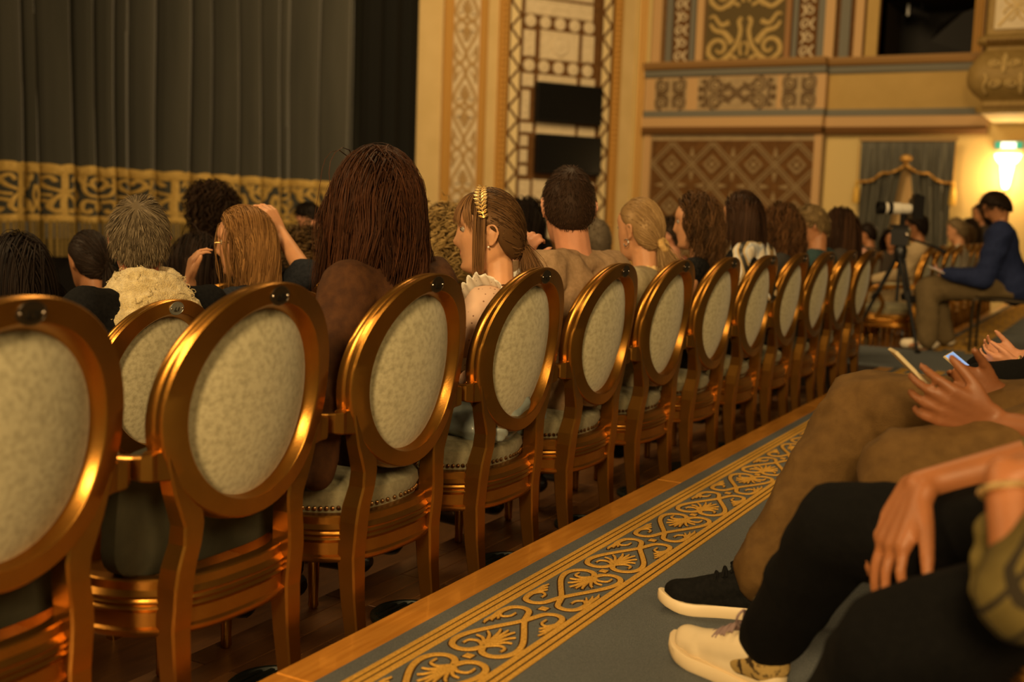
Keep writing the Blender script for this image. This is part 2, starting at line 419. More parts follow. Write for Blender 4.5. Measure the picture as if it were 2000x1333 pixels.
    pm.add(v, [(i*24+k, i*24+(k+1) % 24, (i+1)*24+(k+1) % 24, (i+1)*24+k) for i in range(3) for k in range(24)]+[tuple(72+k for k in range(24))])
    pl = pm.build('number_plate', PLATE, root)
    for sy in (1, -1): MB().ell((ringx(z)+.0025, .0225*sy, z), (.0025, .003, .003), 8, 6).build('screw', SCREW, pl)
    return root
def add_seat(root, up):
    if not up:
        base = superell(.222, .236, 2.5, 48, -.035)
        rr = [(0., .43), (.0, .446), (.010, .466), (.006, .488), (-.02, .508), (-.07, .52), (-.14, .526), (-.19, .528)]
        loop_stack([offset_loop(base, d) for d, z in rr], [z for d, z in rr]).build('seat_cushion', VELVET_S, root)
        nb = superell(.224, .238, 2.5, 84, -.035); m = MB()
        for x, y in nb: m.ell((x, y, .4445), (.0065, .0065, .0065), 6, 5)
        tag(m.build('nail_trim', NAIL, root), kind='stuff')
    else:   # sprung seat folded up against the back
        pts = superell(.14, .262, 4.5, 40, 0)
        m = MB(); v = []; f = []; N = 40
        for r, n in ((.8, -.075), (.95, -.066), (1., -.05), (1., .0), (.96, .012), (.8, .018)):
            for a, b in pts: v.append((.095+.10*(a*r+.2)+n*.8, b*r, .405+.15+a*r))
        f = [(i*N+k, (i+1)*N+k, (i+1)*N+(k+1) % N, i*N+(k+1) % N) for i in range(5) for k in range(N)]+[tuple(range(N)), tuple(5*N+k for k in range(N))[::-1]]
        m.add(v, f).build('seat_cushion', VELVET_D, root)
def add_number(root, num, m=None):
    pl = [c for c in root.children if c.name.startswith('number_plate')][0]
    z = 1.014
    text_obj('numeral', num, .029, m or INK, pl, (ringx(z)+.0026, 0, z), (PI/2-math.atan(LEAN), 0, PI/2))

G1 = 'gilt medallion chairs in the long row'
chairs = {}
proto = build_chair('', G1)
X1 = -1.85
def place_chair(x, y, z, up, num, label, group, rz=0., plate=None):
    r = copy_tree(proto); r['label'] = label; r['group'] = group; r.location = (x, y, z); r.rotation_euler = (0, 0, rz)
    add_seat(r, up) if (up or 'seat' not in _sh) else share_seat(r)
    if 'seat' not in _sh and not up: _sh['seat'] = [c for c in r.children if c.name.split('.')[0] in ('seat_cushion', 'nail_trim')]
    if num: add_number(r, num)
    if plate:
        p = [c for c in r.children if c.name.startswith('number_plate')][0]; p.data = p.data.copy(); p.data.materials.clear(); p.data.materials.append(plate)
    return r
_sh = {}
def share_seat(r):
    for c in _sh['seat']:
        d = c.copy(); COL.objects.link(d); d.parent = r
OCC = {0: 'empty gilt chair numbered 29 with folded seat, nearest in the row, cut by left edge',
       1: 'empty gilt chair numbered 28 with its seat folded up, second nearest in the long row',
       2: 'gilt chair numbered 27 under the woman with long dark brown hair in a brown coat',
       3: 'gilt chair numbered 26 under the girl with the gold leaf hairpiece',
       4: 'gilt chair numbered 25 under the man in a tan hooded top',
       5: 'gilt chair numbered 24 under the blonde woman with a low ponytail and scrunchie',
       6: 'gilt chair numbered 23 under the woman with dark wavy hair in a black top',
       7: 'gilt chair numbered 22 under the woman with a sleek dark bob and patterned scarf',
       8: 'gilt chair numbered 21 under the woman with loose curly brown hair',
       9: 'gilt chair numbered 20 under the person with short highlighted hair and teal jacket',
       10: 'gilt chair numbered 19, second from the far end of the long row',
       11: 'gilt chair numbered 18 at the far end of the long row before the cross aisle'}
for i in range(12):
    chairs[i] = place_chair(X1, 1.20+.6*i, 0, i < 2, str(29-i), OCC[i], G1)

# ------------------------------------------------------------------ splayed front wall beside the stage
WT = Vector((.54464, .83867, 0)); WN = Vector((.83867, -.54464, 0)); WP = Vector((-9.7728, 14.4769, 0))
def wf(u, v, d): return WP+WT*u+Vector((0, 0, v))+WN*d
def wbox(m, u0, u1, z0, z1, d0, d1, b=.0):
    """box on the splayed wall"""
    p = [wf(u, z, d0) for u, z in ((u0, z0), (u1, z0), (u1, z1), (u0, z1))]+[wf(u, z, d1) for u, z in ((u0+b, z0+b), (u1-b, z0+b), (u1-b, z1-b), (u0+b, z1-b))]
    return m.add(p, [(4, 5, 6, 7), (0, 1, 5, 4), (1, 2, 6, 5), (2, 3, 7, 6), (3, 0, 4, 7)])
def wdisc(m, cu, cz, r, d0, h, seg=20, fn=wf):
    prof = [(1., 0.), (1., .6), (.85, 1.), (.7, .8), (.55, .8), (.4, 1.1), (.0, 1.2)]
    v = []; f = []
    for rr, hh in prof[:-1]:
        v += [fn(cu+r*rr*math.cos(2*PI*k/seg), cz+r*rr*math.sin(2*PI*k/seg), d0+h*hh) for k in range(seg)]
    v.append(fn(cu, cz, d0+h*1.2))
    for i in range(len(prof)-2): f += [(i*seg+k, i*seg+(k+1) % seg, (i+1)*seg+(k+1) % seg, (i+1)*seg+k) for k in range(seg)]
    f += [((len(prof)-2)*seg+k, (len(prof)-2)*seg+(k+1) % seg, len(v)-1) for k in range(seg)]
    return m.add(v, f)
def build_front_wall():
    wl = struct(wbox(MB(), -.1, 4.6, -.8, 6.0, -.3, 0).build('wall_front', PLASTER, smooth=False))
    # stage side reveal
    struct(MB().box(-9.95, -9.80, 14.40, 14.9, -.8, 6.0).build('wall_stage', PLASTER_D, smooth=False))
    # gilded scroll pilaster
    pil = struct(wbox(MB(), .40, 1.13, -.7, 5.6, 0, .03).build('trim_3', STONE, smooth=False))
    for a, b in ((.40, .565), (1.02, 1.14)):
        mm = MB(); w_ = (b-a)/3
        for k, dd in ((0, .055), (1, .085), (2, .055)):
            mm.rect([wf(a+w_*(k+.5), -.7, dd/2+.02), wf(a+w_*(k+.5), 5.6, dd/2+.02)], w_*.96, dd, up=WT, bev=.6)
        mm.build('gilded_moulding', GOLD_DULL, pil)
    meshes = {}
    TAN = mat('tan_scroll_relief', (.36, .23, .09), .7, 0, .3, 20, (.42, .28, .12))
    for k in range(-3, 5):
        zc = 2.822+.65*k
        up = (k % 2 == 0)          # lobes meet in pairs
        mm = MB()
        for pts, wd in HEART:
            P = np.array(pts, float); u = P[:, 0]
            if up: zz = zc+.012+u*.626
            else: zz = zc+.65-.012-u*.626
            mm.ribbon(np.stack([.79+P[:, 1]*.40, zz], 1), np.asarray(wd)*.48, .02, wf, .03)
        mm.build('heart_scroll', TAN, pil)
        for s_ in (-1, 1):
            c = zc+.012+.15*.626 if up else zc+.65-.012-.15*.626
            mm = MB(); cc = wf(.79+s_*.105, c+(.03 if up else -.03), .035); mm.ell(cc, (.042, .042, .042), 10, 7).build('boss', STONE, pil)
    # tall ornate panel: beaded gold edge, zigzag strips, brown frame with cream plaques
    pan = struct(wbox(MB(), 1.50, 3.66, -.7, 5.6, 0, .02).build('trim_4', BROWN, smooth=False))
    for a, b in ((1.36, 1.52), (3.46, 3.64)):
        mm = wbox(MB(), a, b, -.7, 5.6, 0, .05)
        mm.build('gold_band', GOLD_DULL, pan, False)
        mm = MB()
        for z in np.arange(.8, 5.3, .085): mm.ell(wf((a+b)/2, z, .055), (.035, .035, .035), 8, 6)
        tag(mm.build('beading', GOLD_DULL, pan), kind='stuff')
    for a, b in ((1.53, 1.75), (3.24, 3.45)):
        wbox(MB(), a, b, -.7, 5.6, .02, .032).build('zigzag_ground', mat('bright_cream_strip', (.72, .58, .32), .7), pan, False)
        z = -.6
        left = True; z0 = .62; mm = MB(); pts = []
        for k in range(24): pts.append((a+.02 if k % 2 else b-.02, z0+.205*k))
        mm.ribbon(pts, .05, .03, wf, .03).build('zigzag', BROWN, pan, False)
        for e in (a, b): mm = MB(); mm.ribbon([(e, -.7), (e, 5.6)], .035, .03, wf, .03); mm.build('fillet', BROWN, pan, False)
    R = [(1.807, 3.06, 4.34, 4.60), (1.807, 3.06, 4.63, 5.3), (1.79, 2.002, 3.685, 4.102), (2.092, 2.812, 3.661, 4.127), (2.88, 3.104, 3.678, 4.118), (2.076, 2.798, 3.298, 3.43), (2.879, 3.144, 3.30, 3.43),
         (1.788, 2.001, 3.21, 3.425), (1.78, 2.007, 2.491, 2.644), (2.072, 2.809, 2.471, 2.669), (2.864, 3.184, 2.473, 2.652), (1.79, 1.94, 2.69, 3.16), (1.79, 1.93, 2.27, 2.444), (1.79, 1.93, 2.007, 2.225),
         (1.79, 1.93, 1.809, 1.963), (1.793, 1.996, 1.42, 1.744), (2.046, 2.854, 1.42, 1.76), (2.907, 3.203, 1.42, 1.75), (1.8, 2.0, 1.0, 1.36), (2.05, 2.85, .8, 1.36), (2.9, 3.2, 1.0, 1.36)]
    for i, (a, b, z0, z1) in enumerate(R):
        o = wbox(MB(), a, b, z0, z1, .02, .045, .012).build('plaque', STONE, pan, False)
        mm = MB(); e = .03
        if b-a > .3: mm.ribbon([(a+e, z0+e), (b-e, z0+e), (b-e, z1-e), (a+e, z1-e), (a+e, z0+e)], .02, .012, wf, .045); mm.ribbon([(a+2*e, (z0+z1)/2), (b-2*e, (z0+z1)/2)], .02, .01, wf, .045) if z1-z0 < .4 and i != 3 else None
        else:
            n = max(2, int((z1-z0)/.09))
            for k in range(n): wdisc(mm, (a+b)/2, z0+(k+.5)*(z1-z0)/n, .035, .045, .012, 10)
        if mm.v: mm.build('plaque_relief', STONE, o)
    wdisc(MB(), 2.45, 3.895, .16, .045, .03, 28).build('medallion', STONE, pan)
    for zc in (4.24, 3.55):
        for k in range(5): wdisc(MB(), 1.9+.272*k, zc, .10, .02, .035).build('rosette', STONE, pan)
    # fluted mouldings in the corner
    fl = struct(wbox(MB(), 3.94, 4.5, -.7, 5.8, 0, .04).build('trim_5', CREAMWALL, smooth=False))
    for a, w_ in ((3.98, .055), (4.06, .055), (4.14, .07), (4.24, .055), (4.32, .07)):
        MB().tube([wf(a+w_/2, -.7, .045), wf(a+w_/2, 5.8, .045)], w_/2, 10).build('fluting', CREAMWALL if w_ > .06 else GOLD_DULL, fl)
    # two black display panels hung one above the other
    for (a, b, z0, z1), lab in (((1.98, 3.19, 2.68, 3.29), 'upper black display panel hung on the ornate stage-side wall'), ((2.01, 3.21, 1.86, 2.48), 'lower black display panel hung on the ornate stage-side wall')):
        t = thing('display_panel', lab, 'screen', wf((a+b)/2, z0, .12), math.atan2(WT.y, WT.x), 'display panels beside the stage')
        W = b-a; Hh = z1-z0
        MB().bbox(-W/2, W/2, -.10, 0, 0, Hh, .008).build('casing', BLACK, t, False)
        MB().box(-W/2+.02, W/2-.02, -.103, -.1, .02, Hh-.02).build('screen', mat('dark_screen', (.004, .004, .004), .25), t, False)
        MB().box(-.1, .1, 0, .074, Hh*.3, Hh*.7).build('wall_bracket', BLACKG, t, False)
build_front_wall()

# ------------------------------------------------------------------ stage and curtain
GR = [6.3, 6.6, 6.95, 7.2, 7.51, 7.71, 8.09, 8.41, 8.69, 8.9, 9.23, 9.69, 10.06, 10.49, 10.9, 11.28, 11.53, 11.99, 12.65, 13.0, 13.61, 13.99, 14.4]
GA = np.array(GR)
def cfold(y, z):
    yy = y+.02*math.sin(1.3*z+y*2)
    i = int(np.clip(np.searchsorted(GA, yy)-1, 0, len(GR)-2)); t = min(max((yy-GA[i])/(GA[i+1]-GA[i]), 0), 1)
    w_ = GA[i+1]-GA[i]
    return -10.0+min(.42, .85*w_)*(math.sin(PI*t)**.8)+.012*math.sin(5*PI*t+i)+(.12 if y < 12.4 else .12-.4*(y-12.4))
def build_curtain():
    struct(MB().box(-14, -9.7, 3, 14.45, -.8, .60).build('stage_floor', BLACK, smooth=False))
    root = thing('stage_curtain', 'tall slate grey stage curtain with gold embroidered border and fringe', 'curtain', (0, 0, 0))
    ys = np.arange(6.3, 14.42, .022); zs = [.95, 1.2, 1.6, 2.2, 3., 4., 5., 6.]
    v = [(cfold(y, z), y, z) for z in zs for y in ys]; n = len(ys)
    f = [(i*n+k, i*n+k+1, (i+1)*n+k+1, (i+1)*n+k) for i in range(len(zs)-1) for k in range(n-1)]
    mk('drape', v, f, CURT, root)
    # fringe of hanging cords
    yy = np.arange(6.3, 14.42, .03); m = MB(); v = []; f = []
    for k, y in enumerate(yy):
        x = cfold(y, 1.0)+.012
        y2 = y+.021; x2 = cfold(y2, 1.0)+.012; ym = (y+y2)/2; xm = (x+x2)/2+.012
        b = len(v); v += [(x, y, .97), (xm, ym, .97), (x2, y2, .97), (x, y+.002, .60), (xm, ym+.002, .60), (x2, y2+.002, .60)]
        f += [(b, b+1, b+4, b+3), (b+1, b+2, b+5, b+4)]
    tag(mk('fringe', v, f, FRINGE, root), kind='stuff')
    fn = lambda u, z, d: (cfold(u, z)+.006+d, u, z)
    yl = np.arange(6.3, 14.4, .022)
    MB().ribbon([(y, .985+.008*math.sin(25*y)) for y in yl], .075, .012, fn).build('braid', BRAID, root)
    MB().ribbon([(y, 1.47+.022*abs(math.sin(PI*y/.16))) for y in yl], .10, .012, fn).build('braid', BRAID, root)
    # embroidered scroll units
    k = 0; y = 6.4
    while y < 13.3:
        m = MB()
        def st(P, wd): m.ribbon(smooth_curve(np.array(P), 5), wd, .012, fn)
        st([(y, 1.03), (y-.01, 1.15), (y, 1.28), (y, 1.44)], .055)
        for s_ in (1, -1):
            q = lambda a, z: (y+s_*a, z)
            st([q(.02, 1.24), q(.07, 1.18), q(.09, 1.10), q(.05, 1.05), q(.045, 1.09)], .032)
            st([q(.02, 1.26), q(.10, 1.30), q(.13, 1.37), q(.09, 1.41), q(.06, 1.36)], .030)
            st([q(.08, 1.22), q(.15, 1.24), q(.18, 1.32), q(.17, 1.43)], .030)
            st([q(.10, 1.16), q(.17, 1.17), q(.19, 1.09), q(.15, 1.05), q(.13, 1.09)], .034)
            st([q(.12, 1.33), q(.19, 1.36), q(.21, 1.43)], .028)
            st([q(.20, 1.04), q(.235, 1.12), q(.22, 1.22), q(.24, 1.32)], .026)
        m.build('embroidered_scroll', BRAID, root); y += .49
build_curtain()
def build_side_shade():
    t = thing('side_shade', 'added black sheet for the shade between the stage curtain and the cream wall', 'curtain', (-9.72, 13.7, .6))  # black sheet added to stand for the shade at the curtain's end
    ys = np.arange(-.78, .76, .03)
    v = [(.05*math.sin(14*y)+.02*math.sin(31*y), y, z) for z in (0., 1.4, 2.8, 5.4) for y in ys]; n = len(ys)
    mk('drape', v, [(i*n+k, i*n+k+1, (i+1)*n+k+1, (i+1)*n+k) for i in range(3) for k in range(n-1)], mat('shade_black', (.010, .010, .009), .9, 0, .1), t)
build_side_shade()

# ------------------------------------------------------------------ side wall (right) with balcony
YW = 18.1
def sf(x, z, d): return (x, YW-d, z)
def sbox(m, x0, x1, z0, z1, d0, d1): return m.box(x0, x1, YW-d1, YW-d0, z0, z1)
def prof_x(m, x0, x1, prof):
    v = [(x, YW-d, z) for x in (x0, x1) for d, z in prof]; n = len(prof)
    return m.add(v, [(i, i+1, n+i+1, n+i) for i in range(n-1)]+[tuple(range(n))[::-1], tuple(range(n, 2*n))])
def build_side_wall():
    m = MB(); sbox(m, -7.5, -3.71, -.9, 6.0, -.3, 0); sbox(m, -2.37, 3.2, -.9, 6.0, -.3, 0); sbox(m, -3.71, -2.37, -.9, 3.80, -.3, 0); sbox(m, -3.71, -2.37, 4.66, 6.0, -.3, 0)
    wl = struct(m.build('wall_right', CREAMWALL, smooth=False))
    LATT = mat('dull_taupe_lattice', (.27, .19, .095), .8)
    # lower lattice panel
    low = struct(sbox(MB(), -7.42, -4.44, -.8, 2.62, 0, .20).build('trim_6', TAUPE, smooth=False))
    sbox(MB(), -7.30, -4.57, .4, 2.50, .20, .205).build('panel_ground', BROWN, low, False)
    sbox(MB(), -4.565, -4.445, -.8, 2.62, .2, .25).build('edge_strip', PEACH, low, False)
    sbox(MB(), -7.44, -7.31, -.8, 2.62, .2, .24).build('edge_strip', PEACH, low, False)
    mm = MB(); pit = .70; x0, x1, z0, z1 = -7.29, -4.58, .5, 2.46
    def clipline(a, b):
        (ax, az), (bx, bz) = a, b; t0, t1 = 0., 1.
        for p, q in ((-(bx-ax), ax-x0), (bx-ax, x1-ax), (-(bz-az), az-z0), (bz-az, z1-az)):
            if abs(p) < 1e-9: continue
            r = q/p
            if p < 0: t0 = max(t0, r)
            else: t1 = min(t1, r)
        return None if t0 >= t1 else ((ax+(bx-ax)*t0, az+(bz-az)*t0), (ax+(bx-ax)*t1, az+(bz-az)*t1))
    for k in range(-5, 9):
        for s_ in (1, -1):
            c = -6.93+pit*k
            for off in (-.035, .035):
                l = clipline((c-s_*4+off, 2.46-4), (c+s_*4+off, 2.46+4))
                if l: mm.ribbon([l[0], l[1]], .028, .018, sf, .205)
    mm.build('lattice', LATT, low, False)
    for k in range(4):
        for j in range(3):
            cx, cz = -6.93+pit*k, 2.11-.7*j
            if j*0 == 0 and z0 < cz < z1:
                d = MB(); q = .13
                d.ribbon([(cx, cz-q), (cx+q, cz), (cx, cz+q), (cx-q, cz), (cx, cz-q)], .05, .018, sf, .205); wdisc(d, cx, cz, .05, .205, .02, 12, sf); d.build('lozenge', LATT, low, False)
            cx2, cz2 = -6.93+pit*k-.35, 2.46-.7*j
            for ang in (0, 90, 180, 270):
                a = math.radians(ang); px_, pz_ = cx2+.15*math.cos(a), cz2-.0+.15*math.sin(a)
                if x0+.08 < px_ < x1-.05 and z0 < pz_ < z1-.08:
                    d = MB(); d.ribbon([(cx2+.08*math.cos(a), cz2+.08*math.sin(a)), (px_, pz_), (cx2+.23*math.cos(a), cz2+.23*math.sin(a))], [.02, .06, .09], .018, sf, .205); d.build('bud', LATT, low, False)
    # balcony-height cornice: pier part and recessed part
    for x0_, x1_, dd, nm in ((-7.45, -4.44, .34, 'trim_7'), (-4.44, -2.08, .16, 'trim_8')):
        t = struct(prof_x(MB(), x0_, x1_, [(0, 2.62), (dd-.06, 2.62), (dd-.02, 2.70), (dd, 2.71), (dd, 2.86), (dd-.02, 2.87), (0, 2.87)]).build(nm, PEACH, smooth=False))
        prof_x(MB(), x0_, x1_, [(0, 2.60), (dd-.02, 2.60), (dd+.02, 2.665), (dd-.01, 2.70), (0, 2.70)]).build('soffit_shadow', mat('shadow_umber', (.16, .075, .02), .6), t, False)  # dark strip painted for the shadow under the cornice
        prof_x(MB(), x0_, x1_, [(0, 2.87), (dd-.03, 2.87), (dd-.05, 2.90), (dd-.05, 2.98), (0, 2.98)]).build('grey_band', SLATE, t, False)
        prof_x(MB(), x0_, x1_, [(0, 2.98), (dd-.08, 2.98), (dd-.08, 3.52), (0, 3.52)]).build('frieze', PEACH if nm == 'trim_7' else PLASTER_D, t, False)
        prof_x(MB(), x0_, x1_, [(0, 3.52), (dd-.06, 3.52), (dd-.03, 3.55), (dd-.02, 3.63), (0, 3.64)]).build('grey_band', SLATE, t, False)
        prof_x(MB(), x0_, x1_, [(0, 3.64), (dd-.01, 3.645), (dd+.03, 3.69), (dd+.05, 3.74), (dd+.04, 3.765), (0, 3.77)]).build('ledge', mat('brown_gilt_ledge', (.33, .19, .07), .5, .2), t, False)
    # scroll reliefs on the pier frieze
    fz = MB()
    tpar = [o for o in COL.objects if o.name == 'trim_7'][0]
    RB = mat('brown_scroll', (.12, .068, .022), .6); RP = TAUPE
    dz = .26
    def scr(m, cx, cz, r, s1, s2, wd=.055):
        P = spiral((cx, cz), r, .02, (PI/2 if s2 > 0 else -PI/2)+0, (PI/2 if s2 > 0 else -PI/2)-s1*s2*3.6*PI, 36); m.ribbon(P, np.linspace(wd, wd*.5, 36), .022, sf, dz+.006)
    for cx, w_ in ((-6.99, .56), (-4.85, .55)):
        sbox(MB(), cx-w_/2, cx+w_/2, 3.0, 3.50, dz, dz+.006).build('relief_ground', RP, tpar, False)
        m = MB(); g = MB()
        for s1 in (1, -1):
            for s2 in (1, -1):
                scr(m, cx+s1*.15, 3.25+s2*.13, .118, s1, s2, .042)
            m.ribbon(smooth_curve([(cx+s1*.06, 3.25+.22), (cx+s1*.05, 3.32), (cx+s1*.1, 3.25), (cx+s1*.05, 3.18), (cx+s1*.06, 3.03)], 6), .035, .02, sf, dz+.006)
            m.ribbon([(cx+s1*.10, 3.25), (cx+s1*.25, 3.25)], [.03, .08], .018, sf, dz+.006)
        m.build('scroll_relief', RB, tpar)
    sbox(MB(), -6.52, -5.20, 3.0, 3.50, dz, dz+.006).build('relief_ground', RP, tpar, False)
    m = MB(); cx = -5.86
    for s1 in (1, -1):
        for s2 in (1, -1):
            scr(m, cx+s1*.36, 3.25+s2*.125, .13, s1, s2, .045)
            m.ribbon(smooth_curve([(cx+s1*.34, 3.25+s2*.235), (cx+s1*.22, 3.25+s2*.12), (cx+s1*.10, 3.25+s2*.17)], 6), np.linspace(.06, .02, 13), .022, sf, dz+.006)
            m.ribbon([(cx+s1*.30, 3.25+s2*.01), (cx+s1*.12, 3.25+s2*.10), (cx, 3.25)], [.06, .09, .1], .012, sf, dz+.006)
            wdisc(m, cx+s1*.60, 3.25+s2*.07, .05, dz+.006, .02, 12, sf); wdisc(m, cx+s1*.57, 3.25+s2*.19, .03, dz+.006, .02, 10, sf)
        m.ribbon([(cx+s1*.52, 3.02), (cx+s1*.53, 3.48)], .05, .012, sf, dz+.006)
    m.build('scroll_relief', RB, tpar)
    # vertical mouldings above the ledge
    up = struct(sbox(MB(), -7.45, -3.73, 3.76, 6.0, 0, .05).build('trim_9', BROWN, smooth=False))
    for a, b, mm_, d in ((-7.41, -7.25, PEACH, .16), (-7.19, -7.08, SLATE, .10), (-6.77, -6.68, SLATE, .10), (-6.63, -6.51, PEACH, .18), (-5.06, -4.98, SLATE, .10), (-4.66, -4.55, SLATE, .12), (-4.53, -4.38, PEACH, .20), (-4.32, -4.17, SLATE, .10), (-4.08, -3.95, PEACH, .18), (-3.92, -3.74, PLASTER_D, .12)):
        sbox(MB(), a, b, 3.76, 5.9, .05, d).build('moulding_strip', mm_, up, False)
    OCH = mat('ochre_relief', (.42, .29, .10), .65, .1, .3, 20, (.50, .36, .14))
    for a, b in ((-7.05, -6.79), (-4.96, -4.69)):
        c = (a+b)/2
        sbox(MB(), a, b, 3.76, 5.9, .05, .07).build('vine_ground', BROWN, up, False)
        z = 3.90; k = 0
        while z < 5.3:
            m = MB(); s_ = 1 if k % 2 else -1
            m.ribbon(spiral((c+s_*.03, z), .085, .02, PI/2*s_, PI/2*s_+s_*2.6*PI, 22), .03, .03, sf, .07)
            m.ribbon(smooth_curve([(c-s_*.10, z-.10), (c-s_*.05, z-.02), (c-s_*.10, z+.08)], 5), .035, .03, sf, .07); m.build('vine_scroll', STONE, up); z += .21; k += 1
    sbox(MB(), -6.50, -5.17, 3.76, 5.9, .05, .08).build('panel_ground', mat('dark_olive_ground', (.10, .068, .02), .8), up, False)
    sbox(MB(), -5.17, -5.08, 3.76, 5.9, .05, .14).build('moulding_strip', mat('rust_moulding', (.26, .12, .03), .6), up, False)
    cx = -5.84
    for zb in (3.78, 4.62):
        m = MB()
        for s1 in (1, -1):
            q = lambda a, z: (cx+s1*a, zb+z)
            m.ribbon(smooth_curve([q(.10, .03), q(.22, .08), q(.30, .02)], 6), .06, .03, sf, .08)
            m.ribbon([(cx+s1*(.42+p[0]), zb+.20+p[1]) for p in spiral((0, 0), .19, .03, -PI*.2, PI*1.9, 30)] if s1 > 0 else [(cx-(.42+p[0]), zb+.20+p[1]) for p in spiral((0, 0), .19, .03, -PI*.2, PI*1.9, 30)], np.linspace(.085, .05, 30), .035, sf, .08)
            m.ribbon(smooth_curve([q(.58, .1), q(.40, .0), q(.16, .20), q(.07, .45), q(.10, .62), q(.05, .68)], 6), np.linspace(.08, .07, 31), .035, sf, .08)
            m.ribbon(smooth_curve([q(.20, .28), q(.34, .45), q(.50, .50), q(.58, .60)], 6), np.linspace(.12, .05, 19), .03, sf, .08)
            m.ribbon(smooth_curve([q(.26, .62), q(.40, .58), q(.52, .72), q(.60, .70)], 6), np.linspace(.09, .04, 19), .03, sf, .08)
            m.ribbon(smooth_curve([q(.04, .08), q(.07, .2), q(.02, .3)], 6), .05, .03, sf, .08)
        m.build('acanthus_scroll', OCH, up)
    # dark box opening
    bx = struct(sbox(MB(), -3.75, -2.33, 3.74, 4.70, -1.6, -1.5).build('wall_box', BLACK, smooth=False))
    m = MB(); sbox(m, -3.80, -3.71, 3.74, 4.7, -1.5, 0); sbox(m, -2.37, -2.28, 3.74, 4.7, -1.5, 0); sbox(m, -3.8, -2.28, 4.66, 4.72, -1.5, 0); sbox(m, -3.8, -2.28, 3.70, 3.80, -1.5, 0); m.build('box_lining', mat('dark_lining', (.05, .032, .015), .8), bx, False)
    fr = struct(sbox(MB(), -2.37, -2.23, 3.76, 5.9, .0, .12).build('trim_10', mat('bronze_moulding', (.22, .12, .04), .5, .3), smooth=False))
    for a in (-2.36, -2.31, -2.265): MB().tube([(a, YW-.125, 3.76), (a, YW-.125, 5.9)], .02, 8).build('bead', GOLD_DULL, fr)
    sp = thing('stage_spotlight', 'black spotlight hanging inside the dark balcony box', 'lamp', (-3.26, 18.75, 4.66))
    MB().tube([(0, 0, 0), (0, 0, -.1)], .012, 8).build('hanger', BLACKG, sp)
    MB().tube([(.1, .05, -.19), (.04, .02, -.17), (-.02, -.01, -.15), (-.10, -.05, -.12), (-.16, -.08, -.10)], [.05, .06, .075, .085, .09], 14).build('housing', BLACKG, sp)
    MB().box(-.19, -.15, -.17, .01, -.2, -.02).build('barn_door', BLACKG, sp, False)
    dr = thing('dark_drape', 'black drape bunched inside the dark balcony box', 'curtain', (-2.7, 18.7, 3.80))
    pts = [(-.42, 0), (-.36, .25), (-.22, .48), (-.02, .62), (.08, .66), (.24, .72), (.32, .78), (.32, 0)]
    m = MB(); n = len(pts)
    m.add([(x, y+.08*math.sin(9*x), z) for y in (-.18, .25) for x, z in pts], [tuple(range(n)), tuple(range(n, 2*n))[::-1]]+[(i, n+i, n+(i+1) % n, (i+1) % n) for i in range(n)])
    m.build('cloth', BLACK, dr, False)
build_side_wall()

